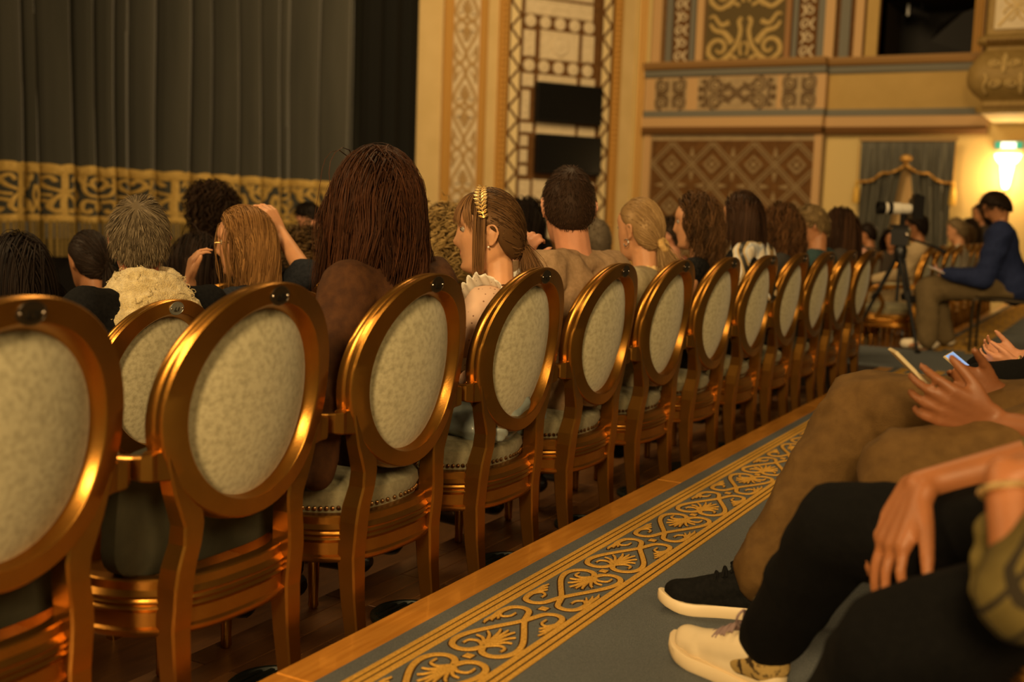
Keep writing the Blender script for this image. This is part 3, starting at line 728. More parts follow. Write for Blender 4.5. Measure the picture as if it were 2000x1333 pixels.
# carved balcony front at the right
def build_balcony():
    MO = mat('moss_gold_relief', (.25, .165, .05), .6, .1, .3, 14, (.30, .20, .065)); ML = mat('pale_gold_relief', (.58, .42, .17), .6, .05)
    root = struct(MB().box(-2.02, 3.0, 16.6, 18.08, 2.76, 2.90).build('ceiling', mat('ivory_soffit', (.75, .62, .36), .7), smooth=False))
    prof = [(16.62, 2.76), (16.52, 2.76), (16.50, 2.80), (16.50, 2.84), (16.56, 2.86), (16.58, 2.92), (16.55, 2.95), (16.46, 3.02), (16.38, 3.12), (16.36, 3.24), (16.38, 3.36), (16.46, 3.48), (16.54, 3.57), (16.58, 3.60), (16.58, 3.64), (16.50, 3.66), (16.46, 3.70), (16.46, 3.74), (16.50, 3.78), (16.56, 3.80), (16.56, 4.6), (17.0, 4.6)]
    # rounded free end: sweep the profile round a quarter turn
    def ring(off, ang): pass
    m = MB(); v = []; n = len(prof); path = []
    xe = -1.98
    def pos(y, z, t):
        d = 16.62-y      # bulge
        if t < 0: return (xe+.0-d*math.sin(-t*PI/2), 16.62-d*math.cos(-t*PI/2), z)
        return (xe+t, y, z)
    ts = [-1., -.75, -.5, -.25, 0., .4, 1., 2., 4.9]
    for t in ts: v += [pos(y, z, t) for y, z in prof]
    f = [(i*n+k, (i+1)*n+k, (i+1)*n+k+1, i*n+k+1) for i in range(len(ts)-1) for k in range(n-1)]
    m.add(v, f).build('carved_parapet', MO, root)
    def bf(u, w_, d):
        zz = 2.95+w_*.62; y = np.interp(zz, [p[1] for p in prof[6:13]], [p[0] for p in prof[6:13]])
        return (xe+u, y-d, zz)
    for k in range(6):
        for row in (0, 1):
            m = MB(); cx = .12+k*.22; cz = .28+.44*row; s_ = 1 if (k+row) % 2 else -1
            m.ribbon(spiral((cx, cz), .085, .015, PI*.5, PI*.5+s_*3.4*PI, 30), .034, .034, bf)
            m.ribbon(smooth_curve([(cx+s_*.1, cz-.2), (cx+s_*.13, cz-.05), (cx+s_*.09, cz+.1), (cx+s_*.12, cz+.22)], 5), .032, .034, bf); m.build('carved_scroll', ML, root)
    for zb, r in ((3.70, .030), (2.83, .022)):
        m = MB(); 
        for x in np.arange(-1.98, .5, .055): m.ell((x, 16.46 if zb > 3 else 16.50, zb), (.024, r, r), 8, 6)
        tag(m.build('rope_moulding', mat('dark_gilt_rope', (.20, .11, .03), .5, .3), root), kind='stuff')
    bp = lambda x, z, d: (x, 16.56-d, z)
    MB().box(-1.93, -1.42, 16.53, 16.56, 3.86, 4.5).build('square_panel', STONE, root, False)
    m = MB()
    for s_ in (1, -1): m.ribbon([(-1.66-s_*.22, 3.90), (-1.66+s_*.22, 4.42)], .035, .02, bp, .03)
    for a in range(4):
        t = a*PI/2
        for s_ in (-1, 1): m.ribbon(smooth_curve([(-1.66+.05*math.cos(t), 4.16+.06*math.sin(t)), (-1.66+.14*math.cos(t+.25*s_), 4.16+.16*math.sin(t+.25*s_)), (-1.66+.19*math.cos(t+.5*s_), 4.16+.22*math.sin(t+.5*s_))], 5), .025, .02, bp, .03)
    m.build('panel_cross', ML, root)
build_balcony()

# wall lamp, exit sign, door curtain
def build_sconce():
    GL = mat('glowing_glass', (1, .85, .55), .4, emit=(1.0, .74, .36), estr=7)
    t = thing('wall_sconce', 'lit fluted glass wall lamp under the green exit sign', 'lamp', (-1.775, 18.02, 1.80))
    MB().lathe([(.03, .0), (.055, .06), (.075, .2), (.095, .345), (.10, .35), (.02, .355)], 20).build('lower_shade', GL, t)
    MB().lathe([(.10, .36), (.13, .39), (.165, .44), (.185, .50), (.18, .505), (.05, .45)], 20).build('bowl', GL, t)
    MB().lathe([(.098, .343), (.106, .35), (.106, .357), (.098, .363)], 20).build('brass_ring', GOLD, t)
    MB().box(-.05, .05, 0.03, .08, .1, .34).build('back_plate', GOLD, t, False)
    l = bpy.data.lights.new('sconce_bulb', 'POINT'); l.energy = 30; l.color = (1., .62, .24); l.shadow_soft_size = .12
    o = bpy.data.objects.new('sconce_bulb', l); COL.objects.link(o); o.location = (-1.775, 17.75, 1.95); 
    s = thing('exit_sign', 'small green illuminated exit sign above the wall lamp', 'sign', (-1.775, 18.08, 2.37))
    MB().bbox(-.20, .20, -.07, 0, 0, .125, .008).build('sign_box', mat('sign_casing', (.30, .26, .2), .5), s, False)
    MB().box(-.185, .185, -.073, -.07, .01, .115).build('sign_face', mat('green_sign_face', (.006, .07, .04), .5, emit=(.02, .30, .15), estr=1.0), s, False)
    MB().box(-.105, .10, -.0745, -.073, .016, .109).build('white_legend', mat('lit_white_legend', (.8, .9, .85), .4, emit=(.75, 1., .88), estr=1.1), s, False)
build_sconce()
def build_door_curtain():
    d = struct(sbox(MB(), -3.55, -2.75, -.9, 2.4, 0, .03).build('door_1', mat('beige_door', (.48, .30, .11), .6), smooth=False))
    for x in (-3.33, -2.97): sbox(MB(), x-.15, x+.15, .2, 2.2, .03, .045).build('door_panel', mat('beige_door_panel', (.50, .32, .12), .6), d, False)
    BL = mat('blue_grey_drape', (.055, .055, .048), .6, 0, .3, 9, (.13, .125, .10), stretch=(5, 1, .2))
    t = thing('door_curtain', 'blue grey swagged door curtain with gold fringe on the side wall', 'curtain', (-3.16, 17.95, -.14))
    def drape(s_):
        v = []; f = []; nz = 14; nx = 40
        for j in range(nz):
            z = 2.5-j*2.4/(nz-1); tt = j/(nz-1)
            inner = .01+.36*tt
            outer = .64+.06*tt
            for i in range(nx):
                a = i/(nx-1); x = inner+(outer-inner)*a
                v.append((s_*x, -.03+.055*math.sin(a*22+.6*s_)*(1-.3*tt)-.05, z))
        f = [(j*nx+i, j*nx+i+1, (j+1)*nx+i+1, (j+1)*nx+i) for j in range(nz-1) for i in range(nx-1)]
        return mk('left_drape' if s_ < 0 else 'right_drape', v, f, BL, t)
    drape(-1); drape(1)
    v = []; nx = 70; nz = 8; low = []
    for i in range(nx):
        x = -.68+1.36*i/(nx-1); a = abs(x)
        zl = 2.28-.27*min(1, a/.66)-.05*abs(math.sin(PI*a/.33))
        low.append((x, zl))
        for j in range(nz):
            tt = j/(nz-1); v.append((x, -.12-.03*math.sin(x*30)*tt, 2.64+(zl-2.64)*tt))
    mk('valance', v, [(i*nz+j, i*nz+j+1, (i+1)*nz+j+1, (i+1)*nz+j) for i in range(nx-1) for j in range(nz-1)], BL, t)
    MB().tube([(x, -.14-.03*math.sin(x*30), z) for x, z in low], .022, 7).build('fringe_edge', GOLD_DULL, t)
    MB().rect([(-.71, -.12, 2.65), (.71, -.12, 2.65)], .06, .07, up=(0, 0, 1)).build('pelmet', mat('gilt_pelmet', (.28, .17, .05), .5, .2), t, False)
    MB().ell((0, -.15, 2.36), (.09, .04, .06), 12, 8).build('rosette', GOLD_DULL, t)
    for x in (-.71, .69):
        o = MB().lathe([(.012, .36), (.03, .30), (.02, .27), (.045, .22), (.055, .05), (.05, 0)], 10, (x, -.1)).build('tassel', mat('gold_tassel', (.62, .38, .06), .5, .2), t); o.location = (0, 0, 1.68)
        MB().tube([(x, -.1, .36), (x, -.1, .9)], .008, 6).build('cord', GOLD_DULL, o)
build_door_curtain()

# ------------------------------------------------------------------ people
def vmat(name, c1, c2, rough=.45, attr='shade', bump=0, spec=.5):
    m = bpy.data.materials.new(name); m.use_nodes = True; nt = m.node_tree; b = nt.nodes['Principled BSDF']
    a = nt.nodes.new('ShaderNodeAttribute'); a.attribute_name = attr
    r = nt.nodes.new('ShaderNodeValToRGB'); r.color_ramp.elements[0].color = (*c1, 1); r.color_ramp.elements[1].color = (*c2, 1)
    nt.links.new(a.outputs['Fac'], r.inputs[0]); nt.links.new(r.outputs[0], b.inputs['Base Color'])
    b.inputs['Roughness'].default_value = rough; b.inputs['Specular IOR Level'].default_value = spec; b.inputs['Specular Tint'].default_value = (*[min(1, q*2.2+.15) for q in c2], 1)
    return m
def skin_mat(name, c, c2=None):
    m = mat(name, c, .5, 0, .4, 18, c2 or tuple(q*.86 for q in c), bump=.04, bscale=160)
    b = m.node_tree.nodes['Principled BSDF']; b.inputs['Subsurface Weight'].default_value = .12
    b.inputs['Subsurface Radius'].default_value = (.012, .005, .002); b.inputs['Subsurface Scale'].default_value = .5
    return m
SKIN = skin_mat('fair_skin', (.56, .275, .135)); SKIN_T = skin_mat('tan_skin', (.42, .185, .08)); SKIN_P = skin_mat('pink_skin', (.56, .26, .145)); SKIN_D = skin_mat('brown_skin', (.23, .085, .030))
LIP = mat('lips', (.42, .10, .07), .4); EYEW = mat('eye_white', (.36, .30, .23), .3); IRIS = mat('iris', (.03, .02, .012), .2)

def voxel(m, vs, it=5, noise=0., freq=30., seed=0, aniso=(1, 1, 1)):
    """union of closed primitives -> one continuous surface (v, f arrays)"""
    me = bpy.data.meshes.new('t'); me.from_pydata(m.v, [], m.f)
    o = bpy.data.objects.new('t', me); COL.objects.link(o)
    r = o.modifiers.new('r', 'REMESH'); r.mode = 'VOXEL'; r.voxel_size = vs
    if it: s_ = o.modifiers.new('s', 'SMOOTH'); s_.factor = .5; s_.iterations = it
    bpy.context.view_layer.update()
    e = o.evaluated_get(bpy.context.evaluated_depsgraph_get()).to_mesh()
    n = len(e.vertices); v = np.empty(n*3); e.vertices.foreach_get('co', v); v = v.reshape(-1, 3)
    nr = np.empty(n*3); e.vertices.foreach_get('normal', nr); nr = nr.reshape(-1, 3)
    f = [tuple(p.vertices) for p in e.polygons]
    o.evaluated_get(bpy.context.evaluated_depsgraph_get()).to_mesh_clear()
    bpy.data.objects.remove(o); bpy.data.meshes.remove(me)
    if noise:
        g = np.random.default_rng(seed+11); d = np.zeros(n); q = v*np.array(aniso)
        for k in range(5):
            a = g.normal(size=3); a /= np.linalg.norm(a); w2 = g.normal(size=3)*freq*.35
            d += (1-2*np.abs(np.sin(q@a*freq*(.6+.35*k)+1.3*np.sin(q@w2)+g.uniform(0, 6)))**.8)/(1+.45*k)
        v = v+nr*(noise*d/2.2)[:, None]
    return v, f

# --- head
_z = np.array([-.121, -.113, -.102, -.088, -.072, -.056, -.040, -.022, 0, .02, .04, .06, .08, .098, .110, .118])
_f = np.array([.050, .070, .078, .078, .0785, .080, .081, .084, .085, .088, .090, .086, .074, .054, .033, .0])
_w = np.array([.012, .030, .042, .050, .056, .060, .064, .069, .0735, .075, .0735, .068, .057, .042, .027, .0])
_b = np.array([.020, .000, -.015, -.032, -.052, -.070, -.082, -.091, -.097, -.098, -.094, -.086, -.072, -.055, -.036, .0])
def head_mb(male=False, nz=40, nt=48, fine=True):
    k = 1.03 if male else 1.0
    v = []; zs = -.121+.239*(1-np.cos(np.linspace(0.0, 1, nz)*PI))/2
    for z in zs:
        f_, w_, b_ = np.interp(z, _z, _f), np.interp(z, _z, _w), np.interp(z, _z, _b)
        if male: w_ *= 1.03+.06*max(0, -z*8); 
        c = (f_+b_)/2; a = max((f_-b_)/2, 1e-4); w_ = max(w_, 1e-4)
        for i in range(nt):
            t = 2*PI*i/nt; cx, sy = math.cos(t), math.sin(t)
            x = c+a*math.copysign(abs(cx)**.88, cx); y = w_*math.copysign(abs(sy)**.88, sy)
            if cx > 0:
                G = lambda y0, z0, sy_, sz: math.exp(-((abs(y)-y0)/sy_)**2-((z-z0)/sz)**2)
                x += .0035*G(.028, .030, .022, .010)-.012*G(.031, .010, .016, .013)
                nose = 0
                if -.05 < z < .03: nose = np.interp(z, [-.050, -.040, -.030, -.012, .010, .030], [0, .017, .025, .016, .007, .0])*(1.08 if male else 1)
                x += nose*math.exp(-(y/(.0115+.35*max(0, -z-.02)*.4))**2)
                x += .007*G(0, -.061, .020, .007)+.006*G(0, -.073, .017, .006)-.004*G(0, -.067, .024, .003)-.004*G(0, -.083, .02, .006)+.006*G(0, -.102, .018, .012)
                x += .003*G(.036, -.030, .018, .02)
            v.append((x*k, y*k, z*k))
    n = len(zs); f = [(i*nt+j, i*nt+(j+1) % nt, (i+1)*nt+(j+1) % nt, (i+1)*nt+j) for i in range(n-1) for j in range(nt)]
    f += [tuple(range(nt))[::-1], tuple((n-1)*nt+j for j in range(nt))]
    m = MB(); m.add(v, f)
    for s_ in (1, -1):     # ears
        m.ell((-.012, s_*.0775, -.012), (.016, .006, .026), 12, 8, Matrix.Rotation(-s_*.35, 3, 'Z'))
        if fine:
            arc = [(-.002, s_*.079, -.002), (.002, s_*.082, .012), (-.008, s_*.086, .022), (-.022, s_*.090, .018), (-.029, s_*.091, .002), (-.026, s_*.088, -.014), (-.016, s_*.083, -.028), (-.008, s_*.080, -.036), (-.003, s_*.078, -.030)]
            m.tube(smooth_curve(arc, 3), .0042, 7)
            m.ell((-.009, s_*.081, -.033), (.0065, .004, .008), 8, 6)
    return m
_HEADS = {(mm, fi): head_mb(mm, 40 if fi else 24, 48 if fi else 28, fi) for mm in (0, 1) for fi in (0, 1)}
EC = np.array((-.004, 0, .0)); ER = np.array((.0995, .0795, .1205))
AZT = np.radians([0, 35, 60, 78, 94, 112, 140, 180]); ZMN = np.array([.70, .62, .40, .20, .12, -.40, -.62, -.66])
def zmin(d, hl=0.): return np.interp(np.arccos(np.clip(d[:, 0]/np.maximum(np.hypot(d[:, 0], d[:, 1]), 1e-6), -1, 1)), AZT, ZMN)+hl
def nrm(a): return a/np.maximum(np.linalg.norm(a, axis=-1, keepdims=True), 1e-9)
def scalp(n, g, hl=0.):
    d = nrm(g.normal(size=(n*4, 3))); d = d[d[:, 2] > zmin(d, hl)]
    return d[:n]
def strand_mesh(paths, width, shade, name, m, parent, flat=.45, Hm=None, taper=True, tipshade=0.):
    """paths (N,K,3) -> tapered three-sided locks"""
    N, K, _ = paths.shape
    T = np.gradient(paths, axis=1); T = nrm(T); O = nrm(paths-np.array((-.01, 0, -.03))); Sd = nrm(np.cross(T, O)); Up = np.cross(Sd, T)
    s = np.linspace(0, 1, K); tp = np.interp(s, [0, .12, .7, 1], [.7, 1, .9, .12]) if taper else np.ones(K)
    W = (np.asarray(width).reshape(-1, 1)*tp)[..., None] if not np.isscalar(width) else (np.full((N, 1), width)*tp)[..., None]
    ring = np.stack([paths+Sd*W*.5, paths+Up*W*flat*.6, paths-Sd*W*.5, ], 2)      # N,K,3,3
    v = ring.reshape(-1, 3)
    idx = np.arange(N*K*3).reshape(N, K, 3); f = []
    for a, b in ((0, 1), (1, 2), (2, 0)):
        f.append(np.stack([idx[:, :-1, a], idx[:, :-1, b], idx[:, 1:, b], idx[:, 1:, a]], -1).reshape(-1, 4))
    f = np.concatenate(f)
    sh = np.repeat((np.asarray(shade).reshape(-1, 1)+tipshade*s[None, :]).reshape(-1), 3)
    return v, f, sh
def fast_mesh(name, v, f, m, parent, shade=None, smooth=True):
    """v (n,3), f (k,4) arrays"""
    me = bpy.data.meshes.new(name); n = len(v); k = len(f)
    me.vertices.add(n); me.vertices.foreach_set('co', np.ascontiguousarray(v, dtype=np.float32).ravel())
    me.loops.add(k*4); me.loops.foreach_set('vertex_index', np.ascontiguousarray(f, dtype=np.int32).ravel())
    me.polygons.add(k); me.polygons.foreach_set('loop_start', np.arange(0, k*4, 4, dtype=np.int32))
    if smooth: me.polygons.foreach_set('use_smooth', np.ones(k, dtype=bool))
    me.update(calc_edges=True)
    if shade is not None: me.attributes.new('shade', 'FLOAT', 'POINT').data.foreach_set('value', np.ascontiguousarray(shade, dtype=np.float32))
    me.materials.append(m); me.validate()
    o = bpy.data.objects.new(name, me); COL.objects.link(o); o.parent = parent; return o
def cap_geo(off, hl=0., nu=40, nv=26):
    u = np.linspace(0, 2*PI, nu, endpoint=False); ph = np.linspace(.02, PI*.80, nv)
    d = np.stack([np.sin(ph)[:, None]*np.cos(u), np.sin(ph)[:, None]*np.sin(u), np.repeat(np.cos(ph)[:, None], nu, 1)], -1)
    flat = d.reshape(-1, 3); zm = zmin(flat, hl)
    # clamp rows under the hairline onto it so that the edge is clean
    dz = np.maximum(flat[:, 2], zm); rad = np.sqrt(np.maximum(1-dz**2, 0)); hyp = np.maximum(np.hypot(flat[:, 0], flat[:, 1]), 1e-6)
    d2 = np.stack([flat[:, 0]/hyp*rad, flat[:, 1]/hyp*rad, dz], 1)
    o = np.where(flat[:, 2] < zm, off*.2, off)
    v = EC+d2*(ER+o[:, None]); idx = np.arange(nu*nv).reshape(nv, nu)
    f = np.stack([idx[:-1], np.roll(idx, -1, 1)[:-1], np.roll(idx, -1, 1)[1:], idx[1:]], -1).reshape(-1, 4)
    return v, f
def make_hair(parent, Hm, st):
    """st: dict(style, n, L, w, c1, c2, vol, wave, part, hl, seed, face)"""
    g = np.random.default_rng(st.get('seed', 1)); n = st.get('n', 500); L = st.get('L', .3); K = st.get('K', 14); style = st['style']
    Rm = np.array(Hm.to_3x3()); grav = Rm.T@np.array((0, 0, -1.)); vol = st.get('vol', .08); wave = st.get('wave', 0.); part = st.get('part', 0.); hl = st.get('hl', 0.)
    d = scalp(n, g, hl); n = len(d)
    off = .012+vol*.1*g.uniform(0, 1, n)
    P0 = EC+d*(ER+.004)
    nor = nrm(d/ER); sh = g.uniform(.0, 1., n)
    allp = []
    def march(P, D, Ls, off, k, gs, keep=.75, face=True):
        out = [P]; ds = Ls/(k-1)
        for i in range(1, k):
            gv = np.tile(grav, (len(P), 1))
            if face:
                fr = (P[:, 0] > .045) & (P[:, 2] < .075)
                gv = gv+np.where(fr[:, None], np.stack([-.9*np.ones(len(P)), np.sign(P[:, 1]+1e-4)*.9, 0*P[:, 0]], 1), 0)
            D = nrm(keep*D+(1-keep)*gs*gv)
            P = P+D*ds[:, None]
            q = (P-EC)/(ER+off[:, None]); r = np.linalg.norm(q, axis=1, keepdims=True)
            P = np.where((r < 1), EC+q/np.maximum(r, 1e-6)*(ER+off[:, None]), P)
            # neck and shoulders
            for c, rad in ((np.array((-.03, 0, -.0))+grav*.16, np.array((.062, .062, .10))), (np.array((-.03, 0, 0.))+grav*.30, np.array((.10, .19, .085)))):
                q = (P-c)/(rad+.5*off[:, None]); r = np.linalg.norm(q, axis=1, keepdims=True); P = np.where(r < 1, c+q/np.maximum(r, 1e-6)*(rad+.5*off[:, None]), P)
            out.append(P)
        return np.stack(out, 1)
    if style in ('long', 'bob', 'curly'):
        s_ = np.sign(P0[:, 1]-part+g.normal(size=n)*st.get('partn', .012)); fw_ = np.clip(d[:, 2], 0, 1)
        D = np.stack([-.35*np.ones(n)-.3*(d[:, 0] > .3)-st.get('back', 0.)*np.clip(d[:, 0]+.6, 0, 1.4), s_*(.2+.9*fw_), -.5*np.ones(n)], 1); D = nrm(D-nor*(D*nor).sum(1, keepdims=True)+.25*nor*st.get('lift', .6))
        Ls = L*g.uniform(.82, 1.02, n)-(d[:, 2] < 0)*.0+np.where(d[:, 2] < 0, -.10*(-d[:, 2])*1.2, 0)
        if style == 'bob': # even hem
            Ls = np.maximum(.05, L-.10*(1-d[:, 2])*1.15)*g.uniform(.96, 1.02, n)
        allp.append(march(P0, D, Ls, off, K, 1., st.get('keep', .72)))
        if st.get('locks'):  # face framing locks
            m_ = st['locks']; az = np.sign(g.uniform(-1, 1, m_))*g.uniform(.5, 1.25, m_); el = g.uniform(.55, .8, m_)
            dd = np.stack([np.cos(az)*np.cos(el), np.sin(az)*np.cos(el), np.sin(el)], 1); Q = EC+dd*(ER+.006)
            D = nrm(np.stack([.25*np.ones(m_), np.sign(az)*.7, -.3*np.ones(m_)], 1)); of = .014+.012*g.uniform(0, 1, m_)
            allp.append(march(Q, D, np.full(m_, L*.92)*g.uniform(.85, 1, m_), of, K, 1., .7, face=False))
    elif style == 'short':
        wh = np.array(st.get('whorl', (-.06, 0, .11))); D = P0-wh; D = D-nor*(D*nor).sum(1, keepdims=True); D = nrm(D)
        D = nrm(D*(1-st.get('lift', .35))+nor*st.get('lift', .35)+g.normal(size=(n, 3))*st.get('mess', .12))
        allp.append(march(P0, D, L*g.uniform(.6, 1.1, n)*np.interp(d[:, 2], [-.6, .2, 1], [.55, .8, 1.2]), np.full(n, .004), K, .5, .88, face=False))
    elif style == 'ringlets':
        D = nrm(nor+g.normal(size=(n, 3))*.4); allp.append(march(P0, D, L*g.uniform(.7, 1.1, n), off, K, 1.0, .85, face=False))
    elif style == 'pony':
        Tq = np.array(st['tie'], float); Td = nrm((Tq-EC)/ER); td = Td
        k1 = int(K*.6); ts = np.linspace(0, 1, k1)
        om = np.arccos(np.clip(d@td, -.999, .999)); so = np.sin(om)
        pth = []
        rr = 1.045+.05*g.uniform(0, 1, n)
        for t in ts:
            q = (np.sin((1-t)*om)/so)[:, None]*d+(np.sin(t*om)/so)[:, None]*td
            ra = 1.03+(rr-1.03)*(1-t)*min(1, 6*t+.3)
            pth.append(EC+q*ER*ra[:, None])
        tie = EC+td*ER*1.10; ofs = g.normal(size=(n, 3))*.006
        pth[-1] = tie+ofs
        Lt = st['Lt']*g.uniform(.7, 1.05, n); k2 = K-k1; outd = nrm(td+.5*grav)
        for i in range(1, k2+1):
            t = i/k2; spread = math.sin(min(1, t*1.25)*PI*.62)
            pth.append(tie+outd*(.035*min(1, t*3))+grav*(Lt*t)[:, None]+ofs*(1+2.6*spread)+np.array(st.get('tdrift', (0, 0, 0)))*t*t)
        allp.append(np.stack(pth, 1))
        if st.get('bangs'):
            m_ = st['bangs']; az = g.uniform(-1.05, 1.05, m_); kk = np.linspace(0, 1, K)
            e0 = g.uniform(.85, 1.1, m_); e1 = np.where(np.abs(az) < .8, g.uniform(.16, .30, m_), g.uniform(-.05, .3, m_))
            el = e0[:, None]+(e1-e0)[:, None]*kk[None, :]**1.2; A = az[:, None]*(.75+.25*kk[None, :])+.12*kk*np.sign(az)[:, None]
            rad = 1.05+.07*np.sin(kk*PI*.75)[None, :]+.03*g.uniform(0, 1, (m_, 1))
            q = np.stack([np.cos(A)*np.cos(el), np.sin(A)*np.cos(el), np.sin(el)], -1)
            b = EC+q*ER*rad[..., None]; allp.append(b)
            m2 = st['bangs']//2; az = np.sign(g.uniform(-1, 1, m2))*g.uniform(1.05, 1.5, m2); kk = np.linspace(0, 1, K)
            e0 = g.uniform(.7, .95, m2); q0 = np.stack([np.cos(az)*np.cos(e0), np.sin(az)*np.cos(e0), np.sin(e0)], 1)
            D = nrm(np.stack([.05+0*az, np.sign(az)*.8, -.5+0*az], 1)); allp.append(march(EC+q0*(ER+.008), D, g.uniform(.19, .245, m2), np.full(m2, .009)+.006*g.uniform(0, 1, m2), K, 1., .68, face=False))
    P = np.concatenate(allp); N = len(P); sh = g.uniform(0, 1, N)
    # clumping toward guides
    nc = st.get('clumps', max(8, N//9)); gi = g.choice(N, nc, replace=False); who = np.argmin(((P[:, K//3][:, None]-P[gi][:, K//3][None])**2).sum(-1), 1)
    s = np.linspace(0, 1, K)[None, :, None]; P = P+(P[gi[who]]-P)*(st.get('clump', .45)*s**1.2)
    sh = (.55*sh+.45*g.uniform(0, 1, nc)[who])**st.get('bias', 1.3)
    if wave:
        ph = g.uniform(0, 6.28, nc)[who]; fr = st.get('freq', 5.)*g.uniform(.8, 1.25, nc)[who]
        t = np.linspace(0, 1, K)[None, :]; A = wave*np.minimum(1, t*2.2)
        Sd = nrm(np.cross(nrm(np.gradient(P, axis=1)), nrm(P+np.array((.01, 0, .03)))))
        Od = nrm(P*np.array((1, 1, .3)))
        P = P+Sd*(A*np.sin(fr[:, None]*t*2*PI+ph[:, None]))[..., None]+Od*(.6*A*np.cos(fr[:, None]*t*2*PI+ph[:, None]))[..., None]
    v, f, shd = strand_mesh(P, st.get('w', .005), sh, '', None, None, tipshade=st.get('tip', 0.))
    cv, cf = cap_geo(st.get('cap', .007), hl)
    allv = np.concatenate([v, cv]); allf = np.concatenate([f, cf+len(v)]); alls = np.concatenate([shd, np.full(len(cv), .25)])
    M4 = np.array(Hm); allv = allv@M4[:3, :3].T+M4[:3, 3]
    hm = st.get('mat') or vmat('hair_'+st.get('cname', 'dark'), st['c1'], st['c2'], st.get('rough', .42)+.06, spec=st.get('spec', .4))
    return fast_mesh('hair', allv, allf, hm, parent, alls)

def fingers(m, wrist, dirv, palm_n, thumb_side, curl=.5, size=1., spread=.12, r=.0085, curls=None, thumb_curl=.3, lens=(.068, .078, .073, .058)):
    """palm + four fingers + thumb. dirv: along the hand, palm_n: direction the palm faces, thumb_side: unit vector"""
    w_ = Vector(wrist); d = Vector(dirv).normalized(); pn = Vector(palm_n); pn = (pn-d*pn.dot(d)).normalized(); t = Vector(thumb_side); t = (t-d*t.dot(d)-pn*t.dot(pn)).normalized()
    S_ = size; PL = .088*S_
    for k in range(4):
        o = (1.5-k)*.0195*S_
        m.cone(w_+t*(o*.55)+d*.005, .016*S_, w_+d*(PL-.004*abs(k-1.2)*S_)+t*o, .0125*S_)
    for k in range(4):
        o = (1.5-k)*.0205*S_; base = w_+d*(PL-.004*abs(k-1.2)*S_)+t*o; c = (curls[k] if curls else curl)
        fd = (d+t*(spread*(1.5-k))).normalized(); ln = lens[k]*S_; p = base; a = 0
        for j, (fr, ca) in enumerate(((.46, .75), (.31, 1.1), (.23, .7))):
            a += c*ca; dd = fd*math.cos(a)+pn*math.sin(a); q = p+dd*ln*fr; m.cone(p, r*S_*(1.02-.1*j), q, r*S_*(.94-.1*j), 10); p = q
    p = w_+d*.022*S_+t*.020*S_
    a1 = .75; td = (d*math.cos(a1)+t*math.sin(a1)+pn*thumb_curl*.8).normalized()
    q = p+td*.042*S_; m.cone(p, .0155*S_, q, .0115*S_, 10); td = (td+d*.5+pn*thumb_curl).normalized(); q2 = q+td*.032*S_; m.cone(q, .0112*S_, q2, .010*S_, 10)
    td = (td+pn*thumb_curl*.5+d*.15).normalized(); m.cone(q2, .0102*S_, q2+td*.025*S_, .0078*S_, 10)

CLOTH = {}
def cloth(name, c, c2=None, rough=.85, nscale=90, bump=.25, bscale=350, **k):
    if name not in CLOTH: CLOTH[name] = mat(name, c, rough, 0, .12 if max(c) < .02 else .25, nscale, c2 or tuple(min(1, q*1.25) for q in c), bump=bump, bscale=bscale, **k)
    return CLOTH[name]
DARKT = cloth('dark_trousers', (.005, .0045, .005), (.008, .007, .007))

